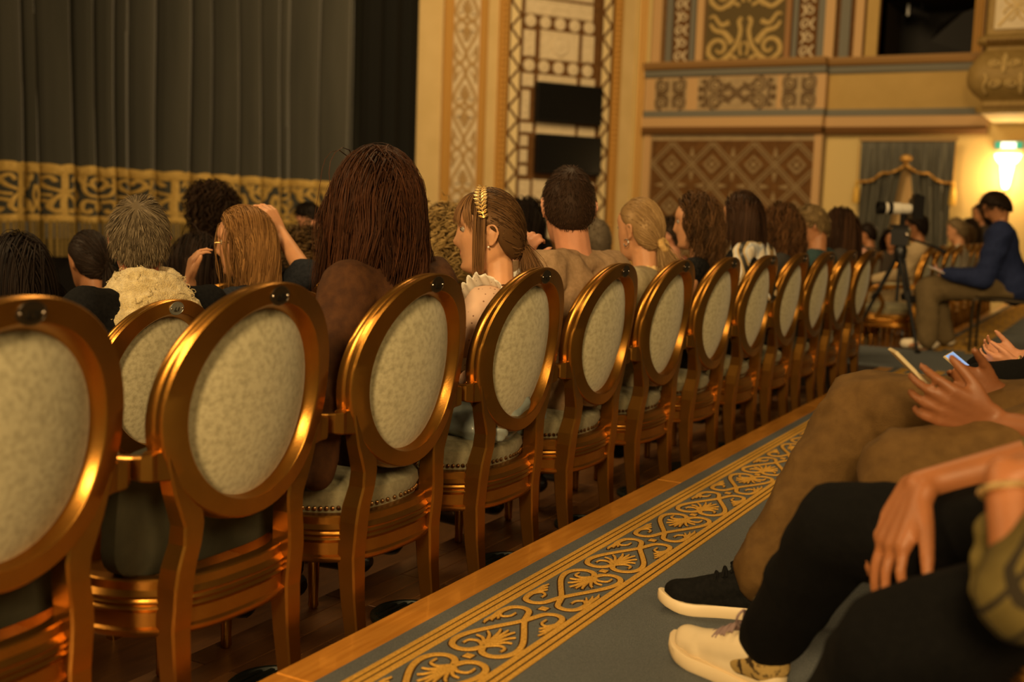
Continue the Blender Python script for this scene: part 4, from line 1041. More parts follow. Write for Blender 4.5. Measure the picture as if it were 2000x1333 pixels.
def person(label, hx, hy, hz, floor, heading, hyaw=None, pitch=0., roll=0., hair=None, skin=None, top=None, topname='jacket', male=False, vs=.009, tvs=.014, group=None, arms=None, seat=.48, back=.0, sh=None, tk=.022, noise=.004, trousers=None, legs=True, fine=None, sleeves=True, extra_top=None, extra_body=None, lean=0., scale=1., collar=None, hand_o=None, sleeve_end=1.0, freq=26., neckr=.052, shdrop=0., legs_w=None, shoes=True, tr=(.092, .072, .056), tvox=.02, tnoise=.004, hipw=None):
    hd = math.radians(heading); hyw = math.radians(heading if hyaw is None else hyaw)
    skin = skin or SKIN; fine = (vs < .0075) if fine is None else fine
    fx, fy = math.cos(hd), math.sin(hd)
    # hips sit a little in front of / behind the head
    root = thing('person', label, 'person', (hx, hy, floor), hd, group)
    Wm = Matrix.Translation((hx, hy, floor)) @ Matrix.Rotation(hd, 4, 'Z'); Wi = Wm.inverted()
    Lc = lambda p: Wi @ Vector(p)
    H = Lc((hx, hy, hz))
    Hm = Matrix.Translation(H) @ Matrix.Rotation(hyw-hd, 4, 'Z') @ Matrix.Rotation(math.radians(pitch), 4, 'Y') @ Matrix.Rotation(math.radians(roll), 4, 'X') @ Matrix.Scale(scale, 4)
    nb = Vector((H.x-.045, H.y*.8, H.z-.165*scale)); sw = sh or (.195 if male else .168); hipz = seat+.085
    hip = Lc(hipw) if hipw else Vector((nb.x+.06+lean, 0, hipz)); ch = Vector((nb.x*.7+hip.x*.3, nb.y*.5, nb.z-.17)); shz = nb.z-.045-shdrop
    b = MB()
    hb = _HEADS[(1 if male else 0, 1 if fine else 0)]; M3 = Hm
    b.add([M3 @ Vector(p) for p in hb.v], hb.f)
    b.cone(Hm @ Vector((-.025, 0, -.06)), neckr*scale, nb+Vector((0, 0, -.02)), neckr*1.1)
    S_ = {s: Vector((nb.x-.015, s*sw, shz)) for s in (1, -1)}
    def torso(m, e):
        m.cone(hip+Vector((0, .055, 0)), .105+e, ch+Vector((0, .055, -.10)), .092+e, 16); m.cone(hip-Vector((0, .055, 0)), .105+e, ch-Vector((0, .055, .10)), .092+e, 16)
        m.cone(ch+Vector((0, .06, -.10)), .092+e, Vector((nb.x-.01, .085, shz-.055)), .082+e, 16); m.cone(ch-Vector((0, .06, .10)), .092+e, Vector((nb.x-.01, -.085, shz-.055)), .082+e, 16)
        for s in (1, -1): m.cone(nb+Vector((-.005, s*.02, -.035)), .040+e, S_[s], .048+e, 14)
    torso(b, -.012)
    A = {}
    for s, nm in ((1, 'L'), (-1, 'R')):
        if arms and nm in arms:
            a = arms[nm]; el = Lc(a['elbow']); wr = Lc(a['wrist'])
        else:
            a = None; el = Vector((nb.x+.06, s*(sw+.055), max(seat+.17, shz-.30))); wr = Vector((el.x+.22, s*.09, max(seat+.16, el.z-.04)))
        A[s] = (el, wr)
        b.cone(S_[s], .046, el, .038, 12); b.cone(el, .038, wr, .026, 12)
        if a and 'hand' in a:
            h = a['hand']; R3 = Wi.to_3x3(); fingers(b, wr, R3 @ Vector(h['dir']), R3 @ Vector(h['palm']), R3 @ Vector(h['thumb']), **{k: q for k, q in h.items() if k not in ('dir', 'palm', 'thumb')})
        else: fingers(b, wr, (1, -s*.5, -.1), (0, 0, -1), (0.2, -s, 0), .35)
    K_ = {}
    if legs:
        for s in (1, -1):
            hj = hip+Vector((.02, s*.085, -.01)); kn = Vector((hip.x+.43, s*.11, seat+.03)); an = Vector((kn.x-.04, s*.11, .09)); toe = an+Vector((.13, 0, -.062)); tb = an+Vector((-.02, 0, -.05))
            if legs_w: kn, an, toe = [Lc(q) for q in legs_w['L' if s > 0 else 'R']]; tb = an+Vector((0, 0, -.03))
            K_[s] = (hj, kn, an)
            b.cone(hj, .075, kn, .055, 12); b.cone(kn, .055, an, .038, 12); b.cone(tb, .028 if legs_w else .035, toe, .014 if legs_w else .026, 10)
    if extra_body: extra_body(b, Lc, Wi)
    v, f = voxel(b, vs, 3)
    # lips get their own colour on the same surface
    q = (v-np.array(Hm.translation))@np.array(Hm.to_3x3())
    midx = None; mats = None
    if fine:
        lipv = (q[:, 0] > .072) & (np.abs(q[:, 1]) < .021) & (q[:, 2] < -.0545) & (q[:, 2] > -.0795) & (np.abs(q[:, 1])*.5+np.abs(q[:, 2]+.067) < .0145)
        mats = [skin, LIP]; midx = [1 if all(lipv[i] for i in p) else 0 for p in f]
    mk('body', v, f, skin, root, 'all', mats=mats, midx=midx)
    if fine:
        for s in (1, -1):
            e = MB().ell(Hm @ Vector((.0695, s*.031, .010)), (.0108, .0108, .0108), 12, 8).build('eye', EYEW, root)
            MB().ell(Hm @ Vector((.0790, s*.031, .010)), (.003, .0055, .0055), 10, 6, Hm.to_3x3()).build('iris', IRIS, e)
    if hair: make_hair(root, Hm @ Matrix.Scale(1.045, 4) if male else Hm, hair)
    if top:
        c = MB(); torso(c, tk)
        c.cone(nb+Vector((-.005, 0, -.055)), neckr+.020, nb+Vector((-.003, 0, -.025)), neckr+.012, 16)
        if sleeves:
            for s in (1, -1):
                el, wr = A[s]; e2 = el+(wr-el)*sleeve_end
                c.cone(S_[s], .052+tk, el, .046+tk*.8, 14)
                if sleeve_end > .05: c.cone(el, .046+tk*.8, e2, .034+tk*.5, 14)
        if extra_top: extra_top(c, dict(nb=nb, ch=ch, hip=hip, S=S_, A=A, Lc=Lc, H=H))
        v, f = voxel(c, tvs, 4, noise, freq, int(abs(hx*100)+abs(hy*1000)) % 997)
        mk(topname, v, f, top, root, 'all')
    if legs:
        c = MB()
        c.cone(hip+Vector((0, .05, -.01)), .115, hip-Vector((0, .05, .01)), .115, 14)
        for s in (1, -1): hj, kn, an = K_[s]; c.cone(hj, tr[0], kn, tr[1], 14); c.cone(kn, tr[1], an, tr[2], 14)
        v, f = voxel(c, tvox, 3, tnoise, 20, 3); mk('trousers', v, f, trousers or DARKT, root, 'all')
        for s in ((1, -1) if shoes else ()):
            an = K_[s][2]; c = MB(); c.cone(an+Vector((-.03, 0, -.048)), .041, an+Vector((.13, 0, -.058)), .032, 12)
            c.build('shoe', BLACKG, root)
    root['_'] = 0; del root['_']
    return dict(root=root, Hm=Hm, Wi=Wi, K=K_, Lc=Lc, nb=nb, S=S_, A=A, H=H, hip=hip)

# ------------------------------------------------------------------ audience, near row
IL = (-.873, -.486, 0.)        # towards the left-hand end of the hall, across the camera's view
def brown_coat(c, k):
    nb, S_ = k['nb'], k['S']
    for s in (1, -1): c.cone(Vector((.03, s*.07, .64)), .14, Vector((.0, s*.09, .60)), .10, 14)
    c.cone(k['Lc']((-1.72, 2.20, .74)), .05, k['Lc']((-1.72, 2.16, .55)), .05, 12)
    c.cone(k['Lc']((-1.74, 2.20, .70)), .06, k['Lc']((-1.86, 2.16, .57)), .05, 12)
    c.cone(k['Lc']((-1.72, 2.42, .70)), .06, k['Lc']((-1.70, 2.47, .55)), .035, 12)
    for s in (1, -1): c.cone(nb+Vector((-.0, s*.015, -.03)), .075, S_[s]+Vector((0, 0, -.01)), .078, 14)
    c.cone(nb+Vector((-.03, -.03, -.005)), .055, nb+Vector((-.03, .03, -.005)), .055, 12)
HAIR_B = dict(c1=(.012, .005, .0025), c2=(.085, .030, .011), cname='dark_auburn')
p = person('woman seen from behind with long dark auburn hair, wearing a brown coat', -1.81, 2.50, 1.205, 0, 178, 150, 4, hair=dict(style='long', n=4600, L=.42, w=.0032, vol=.30, wave=.010, freq=1.7, part=.01, partn=.03, K=15, lift=.5, clump=.22, clumps=150, seed=3, rough=.42, keep=.62, **HAIR_B),
       top=cloth('brown_wool_coat', (.042, .0145, .0035), (.068, .025, .006), nscale=40), topname='coat', vs=.008, tvs=.011, noise=.009, tk=.034, freq=20, sh=.185, fine=True, scale=1.06,
       arms=dict(L=dict(elbow=(-1.73, 2.20, .735), wrist=(-1.95, 2.33, .665))), extra_top=brown_coat)
MB().tube([(p['A'][1][1].x+.01, p['A'][1][1].y+.012*math.cos(a), p['A'][1][1].z+.012*math.sin(a)) for a in np.linspace(0, 6, 9)], .004, 6).build('ring', SCREW, p['root'])

# girl with gold leaf hairpiece
SHEER = mat('sheer_blush_dotted_fabric', (.62, .40, .27), .6, 0, .3)
def dots(m, base, dot, sc, thr):
    nt = m.node_tree; b = nt.nodes['Principled BSDF']; tc = nt.nodes.new('ShaderNodeTexCoord'); vo = nt.nodes.new('ShaderNodeTexVoronoi'); vo.inputs['Scale'].default_value = sc; vo.inputs['Randomness'].default_value = .35
    nt.links.new(tc.outputs['Object'], vo.inputs['Vector']); r = nt.nodes.new('ShaderNodeValToRGB'); r.color_ramp.interpolation = 'CONSTANT'
    r.color_ramp.elements[0].color = (*dot, 1); r.color_ramp.elements[1].position = thr; r.color_ramp.elements[1].color = (*base, 1)
    nt.links.new(vo.outputs['Distance'], r.inputs[0]); nt.links.new(r.outputs[0], b.inputs['Base Color'])
dots(SHEER, (.60, .40, .28), (.22, .11, .07), 62, .17)
WTUL = mat('white_tulle', (.82, .78, .68), .8, 0, .2); dots(WTUL, (.80, .76, .66), (.38, .32, .24), 75, .14)
TEALS = mat('grey_blue_satin', (.16, .19, .18), .32, 0, .6, 9, (.24, .27, .25))
def girl_top(c, k):
    for s in (1, -1):
        el, wr = k['A'][s]; c.cone(k['S'][s]+Vector((0, s*.01, .0)), .072, el+Vector((0, 0, .02)), .060, 16)
p = person('girl in profile with a gold leaf hairpiece and sheer dotted sleeves', -1.80, 3.09, 1.137, 0, 188, 208, 2, hair=dict(style='pony', n=900, tie=(-.095, -.005, -.045), Lt=.16, w=.0042, vol=.06, K=16, bangs=300, clump=.35, seed=5, c1=(.012, .006, .0025), c2=(.26, .13, .048), tip=.45, bias=3.2, cname='bronde', rough=.38),
       skin=skin_mat('peach_skin', (.62, .315, .155)), top=SHEER, topname='blouse', vs=.0048, tvs=.009, noise=.004, tk=.012, freq=40, sh=.14, neckr=.044,
       arms=dict(L=dict(elbow=(-1.745, 2.855, .80), wrist=(-1.83, 2.88, .69), hand=dict(dir=(-.8, .3, -.3), palm=(0, 0, -1), thumb=(0, 1, 0), size=.85))), extra_top=girl_top, trousers=TEALS, seat=.53, scale=1.09)
R_ = p['root']; Lc = p['Lc']; Hm = p['Hm']
# ruffled collar and shoulder frill
def ruffle(path, wd, nrm_dir, name, amp=.012, fr=60, parent=R_, m=WTUL):
    P = smooth_curve(path, 14); v = []; n = len(P); L_ = np.concatenate([[0], np.cumsum(np.linalg.norm(np.diff(P, axis=0), axis=1))])
    for i in range(n):
        t = P[min(i+1, n-1)]-P[max(i-1, 0)]; t /= np.linalg.norm(t); o = np.array(nrm_dir(P[i]), float); sd = np.cross(t, o)
        for j in range(6):
            q = j/5; v.append(P[i]+o*wd*q*(1+.12*math.sin(L_[i]*fr*1.7))+sd*amp*q*math.sin(L_[i]*fr*2)+t*amp*.5*q*math.cos(L_[i]*fr*2))
    o_ = mk(name, np.array(v), [(i*6+j, i*6+j+1, i*6+7+j, i*6+6+j) for i in range(n-1) for j in range(5)], m, parent, 'all')
    s_ = o_.modifiers.new('thick', 'SOLIDIFY'); s_.thickness = .0012; return o_
nb = p['nb']; S_ = p['S']
ring_ = [nb+Vector((.058*math.cos(a), .056*math.sin(a), -.012)) for a in np.linspace(.2, 2*PI+.2, 11)]
ruffle(ring_, .038, lambda q: ((q[0]-nb.x)*7, (q[1]-nb.y)*7, .75), 'collar_ruffle', .007, 70)
for s in (1, -1):
    q_ = lambda *a: [nb+Vector((x, s*y, z)) for x, y, z in a]
    ruffle(q_((.085, .075, -.085), (.065, .105, -.03), (.02, .12, .012), (-.04, .12, .008), (-.085, .105, -.045), (-.105, .085, -.12)), .07, lambda q: (.0, s*.75, .60), 'shoulder_frill', .006, 110)
    ruffle(q_((.085, .085, -.10), (.07, .115, -.05), (.02, .135, -.005), (-.04, .135, -.01), (-.09, .115, -.06), (-.11, .095, -.14)), .12, lambda q: (.0, s*.62, -.85), 'sleeve_frill', .006, 90)
el, wr = p['A'][1]
ruffle([el+Vector((.05*math.cos(a), .045*math.sin(a), -.03)) for a in np.linspace(0, 2*PI, 9)], .05, lambda q: ((q[0]-el.x)*4, (q[1]-el.y)*4, -.8), 'cuff_ruffle', .007, 60)
MB().tube([nb+Vector((.049*math.cos(a), .048*math.sin(a)*1.02, .016-.006*math.cos(a))) for a in np.linspace(0, 2*PI, 24)], .0014, 6).build('cord_choker', BLACK, R_)
MB().ell(Hm @ Vector((-.002, .083, -.040)), (.0035, .0035, .0035), 8, 6).build('earring', mat('pearl', (.8, .75, .65), .2), R_)
# skirt spilling over the seat
c = MB()
for s in (1, -1): c.cone(Vector((-.06, s*.06, .60)), .12, Vector((-.02, s*.09, .56)), .13, 14)
c.cone(Vector((.0, .15, .60)), .07, Vector((-.12, .19, .545)), .045, 12); c.cone(Vector((.2, .16, .60)), .09, Vector((-.05, .20, .55)), .05, 12); c.cone(Vector((-.06, -.05, .57)), .09, Vector((-.14, -.14, .545)), .035, 12)
v, f = voxel(c, .009, 4, .008, 38, 8, (1, 1, 1.8)); mk('skirt', v, f, TEALS, R_, 'all')
# hairpiece: sprig of gold leaves
GLEAF = mat('polished_gold_leaf', (.95, .68, .30), .34, .85)
hp = MB(); stem = []
for t in np.linspace(0, 1, 10):
    az = 1.18+.27*t; elv = 1.10-.80*t
    dd = np.array((math.cos(az)*math.cos(elv), math.sin(az)*math.cos(elv), math.sin(elv))); stem.append(Vector(EC+dd*(ER+.021)))
sp_ = MB().tube([Hm @ q for q in stem], .0016, 6).build('hairpiece', GLEAF, R_)
for i, q in enumerate(stem):
    tg = (stem[min(i+1, 9)]-stem[max(i-1, 0)]).normalized(); n_ = (q.normalized()+Vector((0, 1.3, .1))).normalized(); sd = tg.cross(n_).normalized()
    for s in (1, -1):
        ax = (sd*s*.85-tg*.55).normalized(); ln = .025*(1-.35*abs(i-4.5)/4.5); up_ = n_
        pts = []
        for a, b, c_ in ((0, 0, 0), (.3, .32, .003), (.6, .36, .004), (1, 0, .005), (.6, -.36, .004), (.3, -.32, .003), (.5, 0, .008)):
            pts.append(Hm @ (q+ax*ln*a+ax.cross(up_)*ln*.62*b+up_*(c_+.002)))
        m_ = MB(); m_.add(pts, [(0, 1, 6), (1, 2, 6), (2, 3, 6), (3, 4, 6), (4, 5, 6), (5, 0, 6)]); o = m_.build('gold_leaf', GLEAF, sp_, False); o.modifiers.new('t', 'SOLIDIFY').thickness = .0008

# man in hooded top
def hood(c, k):
    nb, S_ = k['nb'], k['S']
    for s in (1, -1):
        c.cone(nb+Vector((-.105, s*.025, -.12)), .050, nb+Vector((-.055, s*.105, -.03)), .055, 12); c.cone(nb+Vector((-.04, s*.10, -.035)), .048, nb+Vector((.05, s*.085, -.035)), .034, 12)
        c.cone(nb+Vector((-.085, s*.01, -.16)), .026, nb+Vector((-.085, s*.10, -.09)), .03, 12)
    c.cone(nb+Vector((-.105, 0, -.12)), .055, nb+Vector((-.105, 0, -.21)), .032, 12)
    c.cone(nb+Vector((-.06, -.04, -.02)), .035, nb+Vector((-.06, .04, -.02)), .035, 12)
p = person('man with cropped thinning dark hair in a tan hooded top, hand at chin', -1.80, 3.65, 1.228, 0, 172, 126, 8, hair=dict(style='short', n=1500, L=.016, w=.0022, K=5, lift=.3, cap=.003, clump=.1, seed=8, c1=(.012, .007, .004), c2=(.06, .03, .016), cname='cropped_brown', rough=.5),
       skin=SKIN_P, male=True, top=cloth('tan_cotton_jersey', (.26, .165, .085), (.31, .20, .11)), topname='hooded_top', vs=.0065, tvs=.0095, noise=.011, freq=22, tk=.036, extra_top=hood, sh=.215, scale=1.12, neckr=.058,
       arms=dict(L=dict(elbow=(-1.92, 3.44, .86), wrist=(-1.90, 3.47, 1.03), hand=dict(dir=(.45, .05, .9), palm=(0, 1, .0), thumb=(1, 0, .2), curl=.9))), sleeve_end=.8)
# blonde with low ponytail
def coatcollar(c, k):
    nb = k['nb']
    for a in np.linspace(0, 2*PI, 10, endpoint=False): c.cone(nb+Vector((.062*math.cos(a)-.005, .06*math.sin(a), -.05)), .028, nb+Vector((.062*math.cos(a)-.008, .062*math.sin(a), -.012)), .020, 8)
def pony_mat():
    return dict(c1=(.15, .085, .032), c2=(.40, .255, .11), cname='honey_blonde')
p = person('blonde woman with low ponytail in a velvet scrunchie and sage coat', -1.80, 4.32, 1.149, 0, 176, 166, 2, hair=dict(style='pony', n=1200, tie=(-.088, -.012, -.052), Lt=.15, w=.0038, vol=.03, K=16, clump=.3, seed=9, tdrift=(-.03, -.05, .02), rough=.33, **pony_mat()),
       top=cloth('sage_wool_coat', (.27, .22, .13), (.33, .28, .17)), topname='coat', vs=.0065, tvs=.011, noise=.005, tk=.030, extra_top=coatcollar, sh=.18, scale=1.05)
c = MB(); n_ = p['nb']
for a in np.linspace(0, 2*PI, 12, endpoint=False): c.cone(n_+Vector((.05*math.cos(a), .05*math.sin(a), -.02)), .018, n_+Vector((.048*math.cos(a), .05*math.sin(a), .022)), .013, 8)
v, f = voxel(c, .006, 3); mk('roll_collar', v, f, cloth('cream_knit', (.60, .40, .17), (.66, .46, .22)), p['root'], 'all')
c = MB(); tq = p['Hm'] @ Vector((-.108, -.014, -.058))
for a in np.linspace(0, 2*PI, 9, endpoint=False): c.ell(tq+Vector((.010*math.sin(a), .022*math.cos(a), .022*math.sin(a)*.9)), (.017, .015+.004*math.sin(3*a), .015), 9, 7)
v, f = voxel(c, .005, 2); mk('scrunchie', v, f, cloth('gold_velvet', (.46, .28, .09), (.56, .36, .13)), p['root'], 'all')
MB().tube([p['Hm'] @ Vector((-.002+.011*math.cos(a), .086, -.050+.013*math.sin(a))) for a in np.linspace(.6, 6, 14)], .0028, 6).build('earring', mat('silver', (.8, .78, .72), .2, 1.), p['root'])
# woman with dark wavy hair, black top
p = person('woman in profile with shoulder length dark wavy hair and a black top', -1.80, 4.98, 1.182, 0, 180, 194, 3, hair=dict(style='curly', n=900, L=.29, w=.005, vol=.25, wave=.011, freq=2.2, K=15, seed=11, lift=.4, partn=.03, back=.9, c1=(.014, .008, .004), c2=(.14, .068, .026), cname='dark_waves', part=-.01), top=cloth('black_jersey', (.0025, .0025, .0025), (.012, .011, .011)), topname='top', vs=.0065, tvs=.013, noise=.003, tk=.014, sh=.165, sleeves=False)
# woman with sleek bob and patterned scarf
def shawl(c, k):
    nb, S_ = k['nb'], k['S']
    for s in (1, -1):
        c.cone(nb+Vector((-.05, s*.02, .015)), .048, S_[s]+Vector((-.02, s*.02, .03)), .055, 12); c.cone(S_[s]+Vector((-.02, s*.02, .03)), .055, S_[s]+Vector((-.02, s*.05, -.16)), .05, 12)
        c.cone(nb+Vector((-.06, s*.03, .0)), .045, nb+Vector((-.10, s*.05, -.22)), .06, 12)
    for a in np.linspace(0, 2*PI, 10, endpoint=False): c.cone(nb+Vector((.06*math.cos(a), .06*math.sin(a), -.02)), .035, nb+Vector((.065*math.cos(a), .065*math.sin(a), .02)), .026, 8)
SCARF = mat('patterned_silk_scarf', (.66, .60, .50), .45, 0, .5)
def scarf_pattern(m):
    nt = m.node_tree; b = nt.nodes['Principled BSDF']; tc = nt.nodes.new('ShaderNodeTexCoord')
    n1 = nt.nodes.new('ShaderNodeTexWave'); n1.inputs['Scale'].default_value = 3.2; n1.inputs['Distortion'].default_value = 5; n1.inputs['Detail'].default_value = 1.5; n1.inputs['Detail Scale'].default_value = 1.4
    nt.links.new(tc.outputs['Object'], n1.inputs['Vector']); r = nt.nodes.new('ShaderNodeValToRGB'); r.color_ramp.interpolation = 'LINEAR'
    el_ = r.color_ramp.elements; el_[0].color = (.02, .018, .014, 1); el_[0].position = .12; el_[1].color = (.70, .62, .48, 1); el_[1].position = .9
    for q, c_ in ((.17, (.50, .36, .18)), (.34, (.45, .33, .17)), (.38, (.03, .025, .02)), (.42, (.72, .66, .54)), (.65, (.42, .46, .50)), (.75, (.74, .68, .56))):
        e = el_.new(q); e.color = (*c_, 1)
    nt.links.new(n1.outputs['Fac'], r.inputs[0]); nt.links.new(r.outputs[0], b.inputs['Base Color'])
scarf_pattern(SCARF)
p = person('woman with a sleek dark bob tucked behind the ear and a pale patterned scarf', -1.80, 5.66, 1.219, 0, 178, 168, 2, hair=dict(style='bob', n=900, L=.34, w=.005, vol=.12, K=14, seed=13, lift=.2, back=.8, c1=(.010, .006, .004), c2=(.075, .036, .018), cname='sleek_dark', clump=.2, rough=.3, part=.02), top=cloth('black_jersey', (.0025, .0025, .0025)), topname='top', vs=.0075, tvs=.014, tk=.016, sh=.17)
c = MB(); shawl(c, dict(nb=p['nb'], S=p['S'])); v, f = voxel(c, .010, 4, .006, 30, 4); mk('scarf', v, f, SCARF, p['root'], 'all')
p = person('woman with loose curly chestnut hair falling over both shoulders', -1.79, 6.37, 1.171, 0, 178, 178, 2, hair=dict(style='curly', n=800, L=.34, w=.006, vol=.25, wave=.012, freq=2.6, seed=15, lift=.4, partn=.03, c1=(.016, .008, .004), c2=(.15, .068, .024), cname='chestnut'), top=cloth('charcoal_knit', (.02, .018, .016)), topname='top', vs=.009, tvs=.016)
p = person('person with short highlighted hair looking down, in a teal jacket', -1.78, 7.02, 1.190, 0, 180, 198, 22, hair=dict(style='short', n=900, L=.065, w=.005, K=8, lift=.15, seed=17, mess=.15, c1=(.020, .012, .006), c2=(.36, .24, .10), cname='highlighted', cap=.012), skin=SKIN_T, top=cloth('teal_cloth', (.018, .040, .042), (.028, .058, .06)), vs=.0075, tvs=.014, extra_top=coatcollar)
p = person('woman with straight dark brown hair and a dark jacket, far end of near row', -1.78, 7.77, 1.186, 0, 178, 165, 2, hair=dict(style='long', n=600, L=.42, w=.007, vol=.2, seed=19, c1=(.010, .006, .004), c2=(.065, .03, .014), cname='straight_dark'), top=cloth('dark_brown_jacket', (.03, .022, .015)), vs=.009, tvs=.016)
p = person('person in a mottled pink blouse with arm out, last seat of near row', -2.02, 8.33, 1.12, 0, 182, 190, 10, hair=dict(style='long', n=350, L=.35, w=.009, vol=.2, seed=21, c1=(.010, .006, .004), c2=(.05, .025, .012), cname='straight_dark'), top=mat('mottled_pink', (.42, .20, .15), .6, 0, .3, 16, (.60, .36, .24)), topname='blouse', vs=.009, tvs=.014, noise=.008, arms=dict(R=dict(elbow=(-1.75, 8.55, .93), wrist=(-1.85, 8.5, .75)), L=dict(elbow=(-1.72, 8.22, .98), wrist=(-1.78, 8.3, .75))), sh=.19)

# ------------------------------------------------------------------ second row
Z2, Z3 = -.14, -.20
X2 = -2.87
G2 = 'gilt chairs in the lower rows'
place_chair(X2, 2.513, Z2, False, '27', 'gilt chair with plate painted pale as lit, numbered 27 under the man in the cream scarf', G2, plate=PLATE_L)
OCC2 = [(1.91, 'gilt chair in the second row under the person in a grey jacket at left edge'), (3.11, 'gilt chair in the second row under the blonde woman with glasses'), (4.31, 'gilt chair in the second row under the curly blonde in teal'), (5.95, 'gilt chair in the second row under the man with grey stubble hair'), (7.15, 'gilt chair in the second row under the woman behind the wavy-haired one')]
for y, lab in OCC2: place_chair(X2, y, Z2, False, None, lab, G2)
def scarf_wrap(c, k): pass
p = person('person with tousled greying short hair, thick cream knitted scarf and black jacket', -2.84, 2.62, 1.07, Z2, 165, 139, 6, hair=dict(style='short', n=3200, L=.045, w=.0030, K=8, lift=.16, seed=23, mess=.14, whorl=(-.075, .01, .095), c1=(.045, .032, .018), c2=(.26, .20, .12), cname='greying', cap=.006, clump=.25, hl=.06),
       skin=skin_mat('rosy_skin', (.58, .21, .12)), male=True, top=cloth('black_jacket', (.003, .003, .0035), (.006, .006, .0065)), vs=.007, tvs=.013, sh=.215, tk=.03, noise=.006, scale=1.07)
KNIT = mat('cream_knit_scarf', (.58, .44, .19), .95, 0, .1, 70, (.78, .63, .32), bump=1.0, bscale=240, sheen=.4)
c = MB(); nb = p['nb']; g = np.random.default_rng(2)
for lay, (rz, rr, th) in enumerate(((-.055, .115, .050), (-.010, .098, .046), (.030, .084, .040), (.060, .078, .030), (-.09, .118, .045))):
    for a in np.linspace(0, 2*PI, 18, endpoint=False):
        a2 = a+.4
        P_ = lambda a: nb+Vector((rr*math.cos(a)-.01, rr*1.12*math.sin(a), rz+.012*math.sin(2*a+lay)))
        c.cone(P_(a), th*(.92+.1*math.sin(5*a+lay)), P_(a2), th*(.92+.1*math.sin(5*a2+lay)), 10)
c.cone(nb+Vector((-.10, -.06, -.08)), .05, nb+Vector((-.115, -.10, -.19)), .045, 12); c.cone(nb+Vector((-.10, -.02, -.10)), .04, nb+Vector((-.115, -.055, -.20)), .040, 12)
v, f = voxel(c, .0060, 4, .0030, 70, 5, (1, 1, 3.2)); sc = mk('scarf', v, f, KNIT, p['root'], 'all')
# loose loops of the knit
lo = MB(); idx = g.choice(len(v), 150)
for i in idx:
    q = Vector(v[i]); n_ = (q-nb).normalized(); t_ = Vector(g.normal(size=3)).cross(n_).normalized()
    lo.tube([q-t_*.010, q+n_*.010-t_*.006, q+n_*.013+t_*.004, q+t_*.011], .0013, 4)
tag(lo.build('loose_yarn', KNIT, sc), kind='stuff')
# blonde woman with glasses, hand to nose
BL_ = dict(c1=(.085, .038, .011), c2=(.36, .185, .06), cname='dark_blonde')
p = person('dark blonde woman in glasses and navy jacket with fingers at her nose', -2.82, 3.09, 1.06, Z2, 196, 214, 4, -4, hair=dict(style='bob', n=1900, L=.33, w=.004, vol=.08, K=15, seed=25, lift=.2, back=.9, part=.0, partn=.03, clump=.35, wave=.006, freq=1.5, locks=14, rough=.36, **BL_), skin=SKIN,
       top=cloth('navy_jacket', (.012, .014, .018), (.02, .022, .028)), vs=.006, tvs=.012, sh=.175, noise=.006, extra_top=coatcollar,
       arms=dict(L=dict(elbow=(-2.86, 2.84, .73), wrist=(-2.93, 2.93, .915), hand=dict(dir=(.10, .12, .95), palm=(.55, .8, .1), thumb=(.75, -.3, .2), curl=.62, thumb_curl=.1, size=1.0)), R=dict(elbow=(-2.66, 3.24, .955), wrist=(-2.80, 3.26, 1.10), hand=dict(dir=(-.4, -.2, .8), palm=(-.8, 0, 0), thumb=(0, -1, 0), curl=.6))), sleeve_end=.02)
Hm = p['Hm']
gl = MB()
for s in (1, -1): gl.tube([Hm @ Vector((.094, s*.033+.021*math.cos(a), .008+.017*math.sin(a))) for a in np.linspace(0, 2*PI, 18)], .0013, 6)
gl.tube([Hm @ Vector((.096, -.012, .010)), Hm @ Vector((.101, 0, .013)), Hm @ Vector((.096, .012, .010))], .0013, 6)
for s in (1, -1): gl.tube([Hm @ Vector((.094, s*.054, .010)), Hm @ Vector((.05, s*.074, .012)), Hm @ Vector((-.02, s*.082, .010))], .0013, 6)
gl.build('glasses', mat('gold_wire', (.8, .55, .2), .25, 1.), p['root'])
w_ = p['A'][1][1]; MB().tube([w_+Vector((.034*math.cos(a), .034*math.sin(a), -.01+.006*math.cos(a))) for a in np.linspace(0, 2*PI, 20)], .0030, 6).build('bracelet', SCREW, p['root'])
# grey jacket at the left edge
p = person('person in a dark grey jacket at the left edge of the second row', -2.72, 1.80, 1.07, Z2, 180, 180, 4, hair=dict(style='short', n=300, L=.05, w=.006, K=6, seed=27, c1=(.01, .006, .004), c2=(.05, .03, .015), cname='dark'), male=True, top=cloth('dark_grey_wool', (.035, .032, .027), (.055, .05, .042)), vs=.011, tvs=.014, sh=.23)
p = person('person with curly fair hair in a teal top behind the auburn-haired woman', -2.75, 4.30, 1.045, Z2, 180, 175, 4, hair=dict(style='ringlets', n=700, L=.13, w=.008, vol=.5, wave=.018, freq=2.2, K=14, seed=29, c1=(.17, .10, .03), c2=(.48, .32, .12), cname='curly_fair'), top=cloth('teal_green_top', (.07, .13, .12), (.10, .17, .155)), vs=.009, tvs=.014, sh=.19)
p = person('man with grey stubble hair in a dark jacket beyond the hooded man', -2.75, 5.95, 1.06, Z2, 180, 150, 8, hair=dict(style='short', n=500, L=.010, w=.003, K=4, cap=.002, seed=31, c1=(.06, .045, .03), c2=(.18, .14, .09), cname='stubble'), male=True, skin=SKIN_P, top=cloth('black_jacket', (.003, .003, .0035)), vs=.009, tvs=.016)
p = person('woman facing left beside the pillar, half hidden by the wavy-haired woman', -2.75, 7.10, 1.09, Z2, 190, 200, 4, hair=dict(style='short', n=300, L=.06, w=.008, K=6, seed=33, c1=(.015, .01, .006), c2=(.06, .035, .02), cname='dark'), skin=SKIN_P, top=cloth('rose_top', (.30, .10, .07)), vs=.009, tvs=.016)
